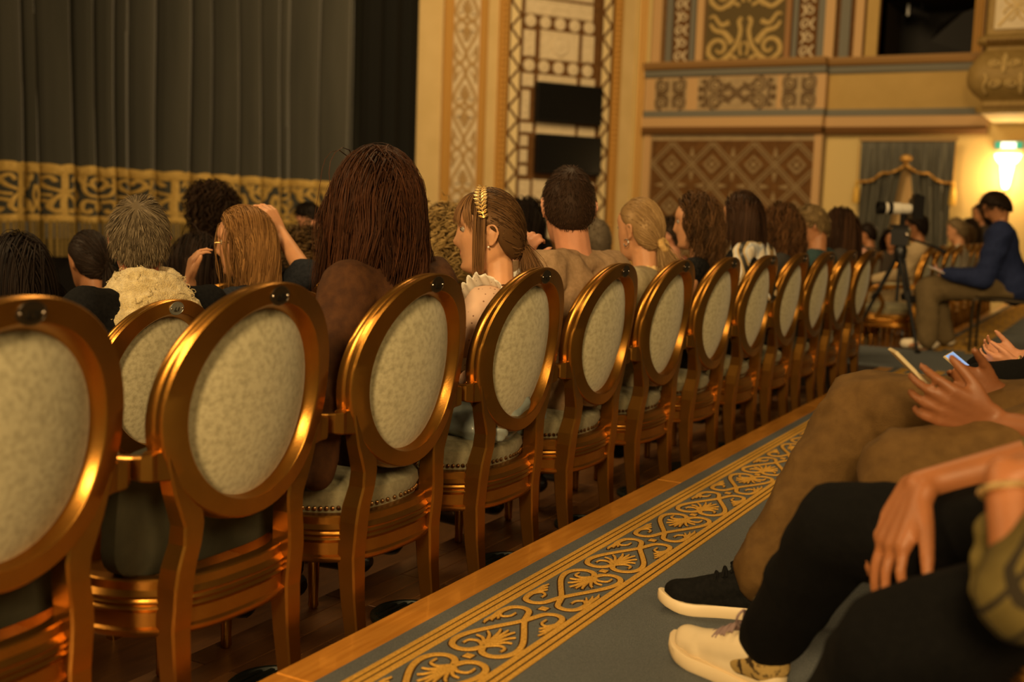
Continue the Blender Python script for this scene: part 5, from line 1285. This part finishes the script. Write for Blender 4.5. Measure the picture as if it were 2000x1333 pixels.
# ------------------------------------------------------------------ rows beyond
X3 = -3.87
def lowchair(x, y, z, lab): return place_chair(x, y, z, False, None, lab, G2)
p = person('person with long straight black hair beside the grey jacket, left edge', -3.62, 2.76, .925, Z3, 180, 172, 4, hair=dict(style='long', n=1300, L=.42, w=.006, vol=.22, lift=.3, clump=.2, partn=.03, seed=35, c1=(.004, .003, .003), c2=(.022, .014, .010), cname='black'), top=cloth('black_jersey', (.0025, .0025, .0025)), vs=.010, tvs=.016)
lowchair(X3+.08, 2.76, Z3, 'gilt chair in the third row under the long black hair at left')
p = person('woman with dark hair held by a silver clip and a leafy blouse', -3.78, 3.22, .945, Z3, 178, 168, 6, hair=dict(style='pony', n=800, tie=(-.085, -.02, -.03), Lt=.28, w=.006, vol=.05, K=14, seed=37, c1=(.006, .004, .003), c2=(.03, .018, .012), cname='black_brown', clump=.2), skin=SKIN_T, top=mat('leafy_print', (.02, .02, .018), .6, 0, .3, 22, (.42, .40, .28), contrast=(.5, .56)), topname='blouse', vs=.0075, tvs=.014, sh=.175)
lowchair(X3, 3.30, Z3, 'gilt chair in the third row under the woman with the silver hair clip')
Hm = p['Hm']; clp = MB(); STEEL = mat('bright_steel', (.75, .72, .66), .18, 1.)
q0 = Hm @ Vector((-.055, -.075, .045)); ux = Vector((.6, -.3, -.75)).normalized(); uy = Vector((.65, .45, .6)).normalized(); uz = ux.cross(uy)
F_ = lambda a, b, c=0: q0+ux*a+uy*b+uz*c
hc = MB(); hc.rect([F_(-.032, 0), F_(.032, 0)], .012, .010, up=uz); ho = hc.build('hair_clip', STEEL, p['root'], False)
MB().tube([F_(-.014, .006), F_(-.014, .030), F_(.014, .030), F_(.014, .006)], .004, 6).build('clip_handle', STEEL, ho)
MB().rect([F_(-.026, -.010), F_(.026, -.010)], .006, .008, up=uz).build('clip_jaw', INK, ho, False)
p = person('person with straight black hair between the cream scarf and the blonde woman', -3.75, 3.80, .925, Z3, 182, 178, 4, hair=dict(style='long', n=1000, L=.40, w=.006, vol=.2, lift=.3, clump=.2, partn=.03, seed=39, c1=(.005, .003, .002), c2=(.028, .015, .009), cname='black'), top=cloth('black_jersey', (.0025, .0025, .0025)), vs=.010, tvs=.016)
lowchair(X3, 3.80, Z3, 'gilt chair in the third row behind the cream scarf')
p = person('tall person with bushy dark brown hair in front of the curtain border', -4.70, 4.87, 1.15, Z3, 180, 178, 3, hair=dict(style='curly', n=600, L=.24, w=.010, vol=.75, wave=.014, freq=3.2, seed=41, lift=1.2, c1=(.006, .0035, .002), c2=(.032, .016, .008), cname='bushy_dark'), top=cloth('black_jersey', (.0025, .0025, .0025)), vs=.011, tvs=.018)
lowchair(-4.87, 4.87, Z3, 'gilt chair under the tall person with bushy dark hair')
p = person('person with small dark ringlets just left of the auburn-haired woman', -3.75, 4.57, .915, Z3, 180, 170, 5, hair=dict(style='ringlets', n=600, L=.10, w=.009, vol=.5, wave=.016, freq=2.4, seed=43, c1=(.014, .008, .004), c2=(.15, .085, .03), cname='dark_ringlets'), top=cloth('black_jersey', (.0025, .0025, .0025)), vs=.010, tvs=.016)
lowchair(X3, 4.57, Z3, 'gilt chair in the third row under the person with ringlets')
p = person('person in grey holding their forehead, wearing a wristwatch, by the curtain', -5.60, 6.86, 1.105, Z3, 205, 205, 30, hair=dict(style='short', n=500, L=.05, w=.007, K=6, seed=45, c1=(.004, .003, .002), c2=(.018, .011, .008), cname='black', cap=.014), skin=SKIN_P, top=cloth('light_grey_jersey', (.17, .15, .115), (.21, .185, .14)), topname='top', vs=.009, tvs=.015,
       arms=dict(L=dict(elbow=(-5.56, 6.73, .79), wrist=(-5.555, 6.80, .99), hand=dict(dir=(.15, .12, .95), palm=(.3, .9, 0), thumb=(-.8, 0, .3), curl=.5))), sleeve_end=.6)
w_ = p['A'][1][1]; MB().lathe([(.034, -.012), (.037, -.010), (.037, .010), (.034, .012)], 16).build('wristwatch', STEEL, p['root']).location = w_
lowchair(-5.72, 6.86, Z3, 'gilt chair under the person holding their forehead')
p = person('person with short dark hair in front of the gilded pilaster', -4.80, 7.48, 1.125, Z3, 180, 170, 4, hair=dict(style='short', n=350, L=.045, w=.008, K=6, seed=47, c1=(.012, .007, .004), c2=(.05, .028, .014), cname='dark_short', cap=.010), male=True, top=cloth('charcoal_knit', (.02, .018, .016)), vs=.011, tvs=.018)
lowchair(-4.95, 7.48, Z3, 'gilt chair under the person in front of the gilded pilaster')
p = person('person with black hair just left of the cropped-haired man', -3.75, 6.95, 1.175, Z3, 180, 175, 4, hair=dict(style='long', n=300, L=.30, w=.010, vol=.3, seed=49, c1=(.004, .003, .002), c2=(.02, .012, .009), cname='black'), top=cloth('black_jersey', (.0025, .0025, .0025)), vs=.011, tvs=.018)
lowchair(X3, 6.95, Z3, 'gilt chair in the third row left of the cropped-haired man')
p = person('person with curly sandy hair low behind the hooded man', -3.75, 6.35, 1.02, Z3, 180, 175, 4, hair=dict(style='ringlets', n=400, L=.09, w=.010, vol=.4, wave=.014, freq=2.2, seed=51, c1=(.11, .065, .022), c2=(.32, .20, .075), cname='sandy_curls'), top=cloth('brown_shirt', (.05, .032, .018)), vs=.011, tvs=.018)
lowchair(X3, 6.35, Z3, 'gilt chair in the third row behind the hooded man')
# ------------------------------------------------------------------ block beyond the cross aisle
for k in range(9): place_chair(X1, 10.4+.6*k, 0, False, None, ['gilt chair under the man in a beige jacket, first beyond the cross aisle', 'second gilt chair beyond the cross aisle, behind the tripod', 'third gilt chair beyond the cross aisle', 'fourth gilt chair beyond the cross aisle', 'fifth gilt chair beyond the cross aisle', 'gilt chair under the long brown hair, beyond the cross aisle', 'gilt chair beside the long brown hair, beyond the cross aisle', 'gilt chair under the short dark hair, beyond the cross aisle', 'last gilt chair visible by the man in blue'][k], 'gilt chairs beyond the cross aisle')
p = person('man in a beige jacket leaning forward beside the tripod', -1.78, 10.70, 1.205, 0, 182, 186, 8, hair=dict(style='short', n=500, L=.05, w=.007, K=7, seed=53, c1=(.005, .004, .003), c2=(.025, .015, .010), cname='black', cap=.014), skin=SKIN_T, male=True, top=cloth('beige_jacket', (.36, .27, .15), (.44, .33, .19)), vs=.0085, tvs=.014, noise=.010, freq=18, tk=.035, arms=dict(L=dict(elbow=(-1.80, 10.52, .78), wrist=(-2.05, 10.52, .72))), trousers=cloth('khaki', (.20, .14, .07), (.25, .18, .09)))
rest = [(-1.76, 13.36, 1.145, 'long', 'person with long brown hair beyond the beige jacket', (.02, .01, .005), (.09, .045, .018)), (-1.80, 14.6, 1.20, 'long', 'person with long black hair beyond the brown-haired one', (.006, .004, .003), (.03, .016, .01)), (-1.76, 14.0, 1.12, 'short', 'person with round brown bowl haircut left of the man in blue', (.03, .017, .008), (.13, .075, .03)), (-1.70, 12.75, 1.18, 'short', 'person with sandy grey hair just left of the man in blue', (.09, .06, .03), (.25, .18, .09))]
for i, (x, y, z, stl, lab, a, b_) in enumerate(rest):
    person(lab, x, y, z, 0, 182, 178, 6, hair=dict(style=stl, n=260, L=.36 if stl == 'long' else .06, w=.011, vol=.25, K=9, seed=60+i, c1=a, c2=b_, cname='far_hair', cap=.016), top=cloth('far_top_%s' % ('pale' if i == 3 else 'dark'), (.4, .34, .25) if i == 3 else (.03, .022, .015)), vs=.012, tvs=.02)
for i, (x, y, z, stl, lab) in enumerate([(-2.75, 13.4, 1.10, 'short', 'person with black hair right of the pink blouse'), (-2.75, 14.9, 1.04, 'long', 'woman with dark hair framing her face beside the tripod head'), (-1.80, 15.6, 1.40, 'curly', 'woman with dark curly hair standing beyond the man in blue')]):
    person(lab, x, y, z, Z2 if i < 2 else 0, [180, 250, 190][i], [175, 280, 215][i], 8, hair=dict(style=stl, n=260, L=.30 if stl != 'short' else .05, w=.012, vol=.35, K=9, wave=.012 if i == 2 else 0, seed=70+i, c1=(.005, .003, .002), c2=(.025, .014, .01), cname='far_black', cap=.016), top=cloth('far_top_dark', (.03, .022, .015)), vs=.012, tvs=.02, skin=SKIN_T)
for x, y, lab in ((X2, 13.4, 'gilt chair under the black-haired person right of the pink blouse'), (X2, 14.9, 'gilt chair under the dark-haired woman by the tripod head')): lowchair(x, y, Z2, lab)
lowchair(X1, 15.8, 0, 'gilt chair under the curly-haired woman beyond the man in blue')

# ------------------------------------------------------------------ round floor vents
VENT = mat('dark_green_iron', (.012, .016, .013), .45, .4)
vproto = None
def make_vent():
    r = thing('floor_vent', 'round dark slotted floor vent beside a chair leg', 'vent', (0, 0, 0), 0, 'round floor vents under the near row')
    MB().lathe([(.112, .0), (.112, .012), (.104, .018), (.097, .016), (.094, .008), (.02, .008)], 28).build('rim', VENT, r)
    m = MB()
    for k in range(9):
        x = -.08+.02*k; h = math.sqrt(max(.094**2-x*x, 0)); m.box(x-.0055, x+.0055, -h, h, .006, .013)
    m.build('grille', VENT, r, False); return r
vproto = make_vent()
VL = ['floor vent at the foot of the nearest empty chair', 'round slotted floor vent beside the chair of the woman in the brown coat', 'floor vent beside the chair of the girl with the gold hairpiece', 'floor vent beside the chair of the man in the hooded top', 'floor vent beside the chair of the blonde with the ponytail', 'floor vent beside the chair of the woman with wavy dark hair', 'floor vent beside the chair of the woman with the patterned scarf']
for i in range(7):
    r = vproto if i == 0 else copy_tree(vproto); r.location = (-1.795, 2.08+.6*i, .001); r['label'] = VL[i]

# ------------------------------------------------------------------ photographer's tripod and camera
tp = thing('tripod', 'black camera tripod standing in the cross aisle', 'tripod', (-1.70, 9.62, STEP+.006))
apx = Vector((0, 0, .80))
for fx, fy in ((.24, -.31), (-.36, .06), (.12, .30)):
    ft = Vector((fx, fy, .012)); d = (ft-apx); L_ = MB()
    sd = d.cross(Vector((0, 0, 1))).normalized()*.018
    L_.tube([apx+d.normalized()*.02+sd, apx+d*.5+sd], .014, 8); L_.tube([apx+d.normalized()*.02-sd, apx+d*.5-sd], .014, 8); L_.tube([apx+d*.42, ft], [.016, .013], 8)
    l = L_.build('leg', BLACKG, tp); MB().rect([apx+d*.46-sd*1.5, apx+d*.52-sd*1.5], .06, .03).build('leg_clamp', BLACK, l, False)
    MB().ell(ft+Vector((0, 0, .004)), (.028, .028, .016), 10, 6).build('foot', BLACK, l)
MB().lathe([(.03, .70), (.05, .74), (.055, .80), (.045, .84), (.03, .86)], 14).build('crown', BLACKG, tp)
MB().lathe([(.014, .38), (.014, .72)], 10).build('centre_column', BLACKG, tp)
hd_ = MB().bbox(-.075, .065, -.06, .06, .84, .985, .012).build('fluid_head', BLACKG, tp, False)
MB().bbox(-.09, .05, -.035, .035, .985, 1.01, .004).build('quick_plate', BLACK, hd_, False)
MB().tube([(.0, .0, .92), (.28, -.06, .84), (.36, -.08, .80)], [.009, .011, .016], 8).build('pan_handle', BLACK, tp)
MB().ell((.05, -.05, .93), (.022, .022, .022), 8, 6).build('lock_knob', SCREW, hd_)
cm = thing('camera', 'camera with long white telephoto lens on the tripod', 'camera', (-1.70, 9.62, STEP+.006+1.04), math.atan2(-.486, -.873))
def xl(prof, seg=20): m = MB().lathe(prof, seg); m.v = [(z, y, x+.10) for x, y, z in m.v]; return m   # lathe turned onto the x axis
bdy = MB().bbox(-.13, -.06, -.06, .06, .02, .19, .012).build('camera_body', BLACKG, cm, False)
MB().bbox(-.12, -.07, -.035, .035, .19, .225, .01).build('viewfinder_hump', BLACKG, bdy, False)
MB().bbox(-.145, -.06, .04, .07, .02, .21, .012).build('grip', BLACK, bdy, False)
xl([(.036, -.065), (.042, -.04), (.042, .02), (.047, .025), (.047, .10), (.047, .105)]).build('lens_barrel', WHITEP, cm)
xl([(.049, .095), (.049, .13)]).build('focus_ring', BLACK, cm)
xl([(.047, .13), (.047, .155)]).build('white_ring', WHITEP, cm)
xl([(.050, .155), (.053, .215), (.048, .215), (.046, .16)]).build('lens_hood', BLACK, cm)
MB().bbox(-.02, .02, -.012, .012, -.03, .062, .004).build('lens_foot', BLACK, cm, False)

# ------------------------------------------------------------------ man in blue on a metal-framed chair
BLUE = cloth('royal_blue_knit', (.010, .017, .060), (.016, .026, .085)); KHK = cloth('olive_khaki', (.115, .080, .035), (.145, .10, .045))
SNW = mat('cream_leather', (.72, .62, .46), .5, 0, .4)
p = person('man in a blue sweater and khaki trousers looking down at his phone', -1.04, 9.95, 1.38, STEP+.006, 184, 190, 34, hair=dict(style='short', n=700, L=.06, w=.006, K=7, lift=.2, mess=.2, seed=81, c1=(.006, .004, .003), c2=(.035, .02, .012), cname='black_wavy', cap=.016), skin=SKIN_T, male=True, top=BLUE, topname='sweater', vs=.0075, tvs=.013, noise=.010, freq=18, tk=.055, sh=.21, seat=.45, hipw=(-.86, 9.98, .75),
           arms=dict(L=dict(elbow=(-1.06, 9.70, .80), wrist=(-1.33, 9.70, .835), hand=dict(dir=(-.9, -.1, .2), palm=(0, .3, .9), thumb=(-.2, .6, .7), curl=.8)), R=dict(elbow=(-1.06, 10.18, .80), wrist=(-1.33, 10.02, .83))), trousers=KHK, shoes=False, tr=(.125, .105, .092), tnoise=.010,
           legs_w=dict(L=((-1.50, 9.82, .70), (-1.44, 9.62, .30), (-1.56, 9.56, .24)), R=((-1.50, 10.08, .70), (-1.36, 10.0, .30), (-1.48, 9.96, .24))))
for s in (1, -1):
    kn, an = p['K'][s][1:]; tip = an+Vector((.17, .0, -.05)); m = MB(); m.cone(an+Vector((-.04, 0, -.035)), .048, an+Vector((.05, 0, -.02)), .046, 12); m.cone(an+Vector((.03, 0, -.04)), .046, tip, .040, 12); m.cone(an+Vector((0, 0, .0)), .046, an+Vector((0, 0, .03)), .048, 12)
    v, f = voxel(m, .01, 3); mk('shoe', v, f, SNW, p['root'], 'all')
mc = thing('metal_chair', 'dark metal-framed stacking chair under the man in blue', 'chair', (-.88, 9.97, STEP+.006), PI)
STL = mat('dark_bronze_steel', (.10, .075, .045), .3, .9)
for s in (1, -1):
    MB().tube(smooth_curve([(.25, s*.22, 0), (.25, s*.22, .38), (.22, s*.22, .43), (.15, s*.22, .435), (-.2, s*.22, .425)], 5), .012, 8).build('front_leg', STL, mc)
    MB().tube(smooth_curve([(-.27, s*.22, 0), (-.22, s*.22, .42), (-.27, s*.22, .80), (-.28, s*.20, .84)], 5), .012, 8).build('back_leg', STL, mc)
MB().tube([(-.28, y, .84) for y in np.linspace(-.2, .2, 6)], .012, 8).build('top_rail', SCREW, mc)
MB().bbox(-.21, .24, -.215, .215, .425, .455, .012).build('seat', BLACK, mc, False)
MB().bbox(-.285, -.255, -.205, .205, .56, .80, .01).build('backrest', cloth('black_chair_cloth', (.02, .015, .011)), mc, False)
PH = mat('pale_phone_edge', (.75, .62, .38), .3, .4); SCRN = mat('lit_phone_screen', (.1, .15, .25), .2, emit=(.35, .55, .95), estr=.55); CASE = mat('dark_phone_case', (.02, .02, .018), .35)
def phone(label, c, ax, n, L=.145, W=.07, scr=True, edge=PH):
    ax = Vector(ax).normalized(); n = Vector(n); n = (n-ax*n.dot(ax)).normalized(); b = n.cross(ax)
    r = thing('phone', label, 'phone', c); m = Matrix((ax, b, n)).transposed().to_4x4(); r.matrix_world = Matrix.Translation(Vector(c)) @ m
    MB().bbox(-L/2, L/2, -W/2, W/2, -.0045, .0035, .002).build('case', edge, r, False)
    MB().box(-L/2+.004, L/2-.004, -W/2+.004, W/2-.004, .0035, .0042).build('screen', SCRN if scr else CASE, r, False)
    MB().bbox(-L/2+.008, -L/2+.035, -W/2+.008, -W/2+.035, -.0065, -.0045, .0005).build('camera_bump', CASE, r, False); return r
phone('phone held low by the man in the blue sweater', (-1.42, 9.66, .862), (-.8, -.3, .35), (.5, .2, .8), edge=PH)

# ------------------------------------------------------------------ people in the foreground on the raised aisle
CTOP = STEP+.006
def sneaker(root, heel, toe, upper, sole, lace, side_stripe=None, loop=True, W=.042):
    """heel/toe: root-local floor points"""
    h = Vector(heel); t = Vector(toe); ax = t-h; L = ax.length; ax.normalize(); sd = Vector((0, 0, 1)).cross(ax); P = lambda x, y, z: h+ax*x*L+sd*y+Vector((0, 0, z))
    out = [(0., 0), (.02, .022), (.10, .032), (.30, .030), (.52, .034), (.70, .043), (.84, .040), (.94, .026), (.99, .010), (1., 0)]
    xs = np.array([o[0] for o in out]); ys = np.array([o[1] for o in out])*W/.042
    tt = np.linspace(0, 1, 26); X = .5-.5*np.cos(tt*PI); Y = np.interp(X, xs, ys)
    loop_ = [(x, y) for x, y in zip(X, Y)]+[(x, -y) for x, y in zip(X[::-1][1:-1], Y[::-1][1:-1])]
    spring = lambda x: .022*max(0, (x-.72)/.28)**2
    v = []; N = len(loop_)
    for e, z in ((.97, 0), (1.03, .004), (1.05, .016), (1.03, .028), (.97, .031)):
        v += [P(.5+(x-.5)*(1+(e-1)*.35), y*e, z+spring(x)) for x, y in loop_]
    f = [(i*N+k, i*N+(k+1) % N, (i+1)*N+(k+1) % N, (i+1)*N+k) for i in range(4) for k in range(N)]+[tuple(range(N))[::-1], tuple(4*N+k for k in range(N))]
    m = MB(); m.add(v, f); sh = thing('x', None, None); bpy.data.objects.remove(sh)
    m2 = MB()
    for x0, z0, r0, x1, z1, r1, y in ((.86, .045, .030, .70, .052, .036, 0), (.84, .040, .026, .70, .046, .030, .012), (.84, .040, .026, .70, .046, .030, -.012), (.70, .052, .037, .45, .075, .038, 0), (.70, .040, .036, .40, .045, .033, 0), (.45, .075, .038, .22, .098, .037, 0), (.40, .045, .033, .12, .050, .033, 0), (.22, .098, .036, .12, .095, .034, 0), (.12, .050, .034, .12, .095, .033, 0)):
        m2.cone(P(x0, y, z0+spring(x0)), r0, P(x1, y, z1), r1, 14)
    vv, ff = voxel(m2, .006, 4); u = mk('shoe', vv, ff, upper, root, 'all'); m.build('sole', sole, u, True)
    lm = MB()
    for k in range(5):
        x = .40+.065*k; zz = .132-.056*(k/4.)-.002; wd = .026
        lm.tube(smooth_curve([P(x, -wd, zz-.010), P(x+.01, -.01, zz+.004), P(x+.02, .01, zz+.004), P(x+.03, wd, zz-.012)], 4), .0032, 6); lm.tube(smooth_curve([P(x+.03, -wd, zz-.013), P(x+.02, -.008, zz+.006), P(x+.01, .01, zz+.006), P(x, wd, zz-.010)], 4), .0032, 6)
    lo = lm.build('laces', lace, u)
    if loop:
        b0 = P(.37, 0, .122)
        MB().tube(smooth_curve([b0, b0+sd*.02+Vector((0, 0, .02)), b0+sd*.03+Vector((0, 0, .042))-ax*.01, b0+sd*.012+Vector((0, 0, .052))-ax*.01, b0+sd*.002+Vector((0, 0, .028)), b0], 5), .003, 6).build('lace_loop', lace, lo)
        MB().tube(smooth_curve([b0, b0-sd*.025+Vector((0, 0, .012)), b0-sd*.045+Vector((0, 0, .0))+ax*.02, b0-sd*.03-Vector((0, 0, .004))+ax*.01, b0], 5), .003, 6).build('lace_loop', lace, lo)
    pts = [P(.10+.16*(.5-.5*math.cos(a)), .032*math.sin(a), .128+.004*math.cos(a)) for a in np.linspace(0, 2*PI, 20)]
    MB().tube(pts, .0045, 6).build('collar_trim', sole, u)
    return u
BROWNK = cloth('brown_khaki', (.088, .045, .010), (.115, .061, .015), nscale=30)
CREAM_S = mat('cream_rubber', (.78, .62, .38), .5); BLKU = cloth('black_canvas', (.005, .005, .005), (.009, .0085, .008)); 
def wide_sleeve(c, k): pass
f1 = person('man in brown khaki trousers and a black sneaker holding a phone, right foreground', .10, 2.72, 1.50, CTOP, 172, 172, 30, hair=dict(style='short', n=200, L=.04, w=.008, K=5, seed=91, c1=(.01, .006, .004), c2=(.04, .02, .01), cname='dark'), skin=SKIN_D, male=True, top=cloth('dark_olive_shirt', (.05, .038, .02)), vs=.0065, tvs=.014, seat=.47, sleeve_end=.02, hipw=(-.02, 2.72, .775), trousers=BROWNK, shoes=False, tr=(.112, .100, .078), tvox=.011, tnoise=.010,
   arms=dict(L=dict(elbow=(-.03, 2.49, .785), wrist=(-.238, 2.535, .798), hand=dict(dir=(-.84, -.41, .30), palm=(-.32, .77, .21), thumb=(-.42, -.12, .85), curls=[.38, .48, .55, .62], thumb_curl=.35, size=1.24, r=.0095)), R=dict(elbow=(-.02, 2.95, .80), wrist=(-.25, 2.80, .815), hand=dict(dir=(-.84, -.45, .30), palm=(-.1, -.9, .2), thumb=(-.3, .2, .9), curl=.55, size=1.12))),
   legs_w=dict(R=((-.575, 2.89, .745), (-.755, 2.70, .33), (-.88, 2.68, .245)), L=((-.40, 2.47, .67), (-.13, 2.50, .30), (-.25, 2.48, .245))))
Li = f1['Lc']
sneaker(f1['root'], Li((-.700, 2.735, CTOP)), Li((-1.00, 2.640, CTOP)), BLKU, CREAM_S, BLKU)
sneaker(f1['root'], Li((-.07, 2.52, CTOP)), Li((-.35, 2.46, CTOP)), BLKU, CREAM_S, BLKU)
phone('phone with bright edge held by the man in brown khaki trousers', (-.400, 2.565, .880), (-.67, -.28, .68), (.54, .22, .73), L=.15, scr=False)
SOCK = mat('ochre_patterned_sock', (.40, .27, .09), .9, 0, .2, 34, (.05, .03, .012), bump=.3, bscale=300, contrast=(.52, .58))
PLAID = cloth('olive_plaid_cloth', (.085, .060, .013), (.12, .088, .022), nscale=20)
def plaid(m):
    nt = m.node_tree; b = nt.nodes['Principled BSDF']; tc = nt.nodes.new('ShaderNodeTexCoord'); src = b.inputs['Base Color'].links[0].from_socket
    for ax in ((1, .6, .8), (-.7, 1, .6)):
        mp = nt.nodes.new('ShaderNodeVectorMath'); mp.operation = 'DOT_PRODUCT'; mp.inputs[1].default_value = ax; nt.links.new(tc.outputs['Object'], mp.inputs[0])
        m1 = nt.nodes.new('ShaderNodeMath'); m1.operation = 'MULTIPLY'; m1.inputs[1].default_value = 16; nt.links.new(mp.outputs['Value'], m1.inputs[0])
        m2 = nt.nodes.new('ShaderNodeMath'); m2.operation = 'FRACT'; nt.links.new(m1.outputs[0], m2.inputs[0])
        m3 = nt.nodes.new('ShaderNodeMath'); m3.operation = 'LESS_THAN'; m3.inputs[1].default_value = .16; nt.links.new(m2.outputs[0], m3.inputs[0])
        mx = nt.nodes.new('ShaderNodeMix'); mx.data_type = 'RGBA'; nt.links.new(m3.outputs[0], mx.inputs[0]); nt.links.new(src, mx.inputs[6]); mx.inputs[7].default_value = (.02, .014, .006, 1); src = mx.outputs[2]
    nt.links.new(src, b.inputs['Base Color'])
plaid(PLAID)
BLKT = cloth('black_trousers_cloth', (.0018, .0016, .0016), (.003, .0027, .0025))
f2 = person('person in black trousers with hand hanging over the knee, nearest right foreground', .30, 1.80, 1.50, CTOP, 160, 160, 10, hair=dict(style='short', n=150, L=.04, w=.008, K=5, seed=93, c1=(.01, .006, .004), c2=(.04, .02, .01), cname='dark'), skin=skin_mat('warm_skin', (.33, .122, .042)), top=PLAID, vs=.0058, tvs=.012, seat=.46, hipw=(.14, 1.82, .755), trousers=BLKT, shoes=False, tr=(.105, .092, .070), tvox=.011, tnoise=.005, sleeve_end=.25,
   arms=dict(R=dict(elbow=(-.06, 2.08, .845), wrist=(-.29, 1.975, .765), hand=dict(dir=(-.32, -.38, -.86), palm=(.6, .55, -.45), thumb=(.72, -.30, -.35), curls=[.34, .28, .28, .34], thumb_curl=.15, size=1.30, spread=.14, r=.0084)),
             L=dict(elbow=(-.085, 1.455, .765), wrist=(-.122, 1.520, .893), hand=dict(dir=(.8, .45, .4), palm=(.3, .1, -.9), thumb=(0, .8, .3), curl=.8))),
   legs_w=dict(R=((-.435, 2.06, .640), (-.598, 2.245, .345), (-.74, 2.31, .235)), L=((-.27, 1.70, .57), (-.42, 1.98, .28), (-.54, 2.02, .24))))
Lj = f2['Lc']
WHU = mat('white_leather', (.74, .60, .38), .5, 0, .4, 8, (.80, .66, .43)); LIL = mat('lilac_brown_laces', (.24, .16, .15), .8)
sneaker(f2['root'], Lj((-.555, 2.225, CTOP)), Lj((-.862, 2.385, CTOP)), WHU, CREAM_S, LIL, W=.048)
sneaker(f2['root'], Lj((-.36, 1.95, CTOP)), Lj((-.63, 2.05, CTOP)), WHU, CREAM_S, LIL, loop=False)
m = MB(); a_ = Lj((-.598, 2.245, .40)); b_ = Lj((-.600, 2.250, .28)); m.cone(a_, .047, b_, .044, 16); m.cone(b_, .044, Lj((-.66, 2.28, .262)), .036, 14); v, f = voxel(m, .006, 3); mk('sock', v, f, SOCK, f2['root'], 'all')
wq = f2['A'][1][1]; el_ = f2['A'][1][0]; dw = (wq-el_).normalized(); sw_ = dw.orthogonal().normalized(); tw_ = dw.cross(sw_)
MB().tube([wq-dw*.02+sw_*.032*math.cos(a)+tw_*.032*math.sin(a) for a in np.linspace(0, 2*PI, 20)], .0048, 7).build('bracelet', GLEAF, f2['root'])
# woven bag on the lap
bg = thing('handbag', 'olive quilted handbag with tan leather tab at the right edge', 'bag', (-.03, 1.50, .70), math.radians(150))
QLT = mat('olive_quilted_cloth', (.13, .095, .022), .8, 0, .3, 8, (.20, .15, .04), bump=.2)
m = MB()
for k in range(6):
    for j in range(5):
        m.ell((-.10+.042*k+.02*(j % 2), -.012, .022+.028*j), (.027, .022, .020), 9, 7)
m.cone((-.10, 0, .03), .026, (.12, 0, .03), .026, 10); m.cone((-.10, 0, .11), .026, (.12, 0, .11), .026, 10); m.cone((-.10, 0, .07), .028, (.12, 0, .07), .028, 10)
v, f = voxel(m, .008, 2); mk('quilted_body', v, f, QLT, bg, 'all')
m = MB(); m.ell((.0, -.040, .035), (.045, .014, .030), 16, 10); m.build('leather_tab', mat('tan_leather', (.42, .21, .06), .5), bg)
MB().tube(smooth_curve([(-.10, 0, .13), (-.06, 0, .17), (.08, 0, .17), (.12, 0, .13)], 5), .008, 8).build('strap', mat('tan_strap', (.40, .20, .06), .5), bg)

f3 = person('person in black trousers with a ring and gold bracelet holding a lit phone', .12, 4.42, 1.42, CTOP, 176, 176, 25, hair=dict(style='long', n=150, L=.3, w=.01, K=6, seed=95, c1=(.01, .006, .004), c2=(.04, .02, .01), cname='dark'), skin=SKIN_P, top=cloth('black_jersey', (.006, .006, .006)), vs=.006, tvs=.014, seat=.44, hipw=(-.02, 4.42, .73), trousers=BLKT, shoes=True, tr=(.10, .085, .06), sleeve_end=.85,
   arms=dict(L=dict(elbow=(-.06, 4.20, .80), wrist=(-.335, 4.36, .722), hand=dict(dir=(-.9, -.05, .05), palm=(-.1, .75, .5), thumb=(-.2, -.1, .95), curl=.55, thumb_curl=.2)), R=dict(elbow=(-.05, 4.65, .80), wrist=(-.35, 4.52, .735), hand=dict(dir=(-.9, -.3, .15), palm=(0, -.7, .5), thumb=(-.3, .2, .9), curl=.5))),
   legs_w=dict(L=((-.45, 4.28, .645), (-.40, 4.24, .29), (-.52, 4.22, .25)), R=((-.47, 4.62, .65), (-.42, 4.62, .29), (-.54, 4.62, .25))))
wq = f3['A'][1][1]; MB().tube([wq+Vector((.0, .034*math.cos(a), .034*math.sin(a))) for a in np.linspace(0, 2*PI, 18)], .004, 6).build('bracelet', GLEAF, f3['root'])
phone('phone with a lit blue screen in the hand with the gold bracelet', (-.515, 4.34, .70), (-.72, .1, .52), (.50, -.30, .80), L=.15)
# black shoe of someone further along
# chairs that carry them
for x, y, rz, lab in ((.08, 2.72, 0, 'gilt chair under the man in brown khaki trousers'), (.16, 1.80, math.radians(-18), 'gilt chair under the person in black trousers, nearest right'), (.10, 4.42, 0, 'gilt chair under the person with the gold bracelet'), (.12, 9.2, 0, 'x')):
    if lab != 'x': place_chair(x, y, CTOP, False, None, lab, 'gilt chairs on the raised aisle', rz)

# the chair model itself is only a source for the copies
for c in list(proto.children_recursive)+[proto]: bpy.data.objects.remove(c)
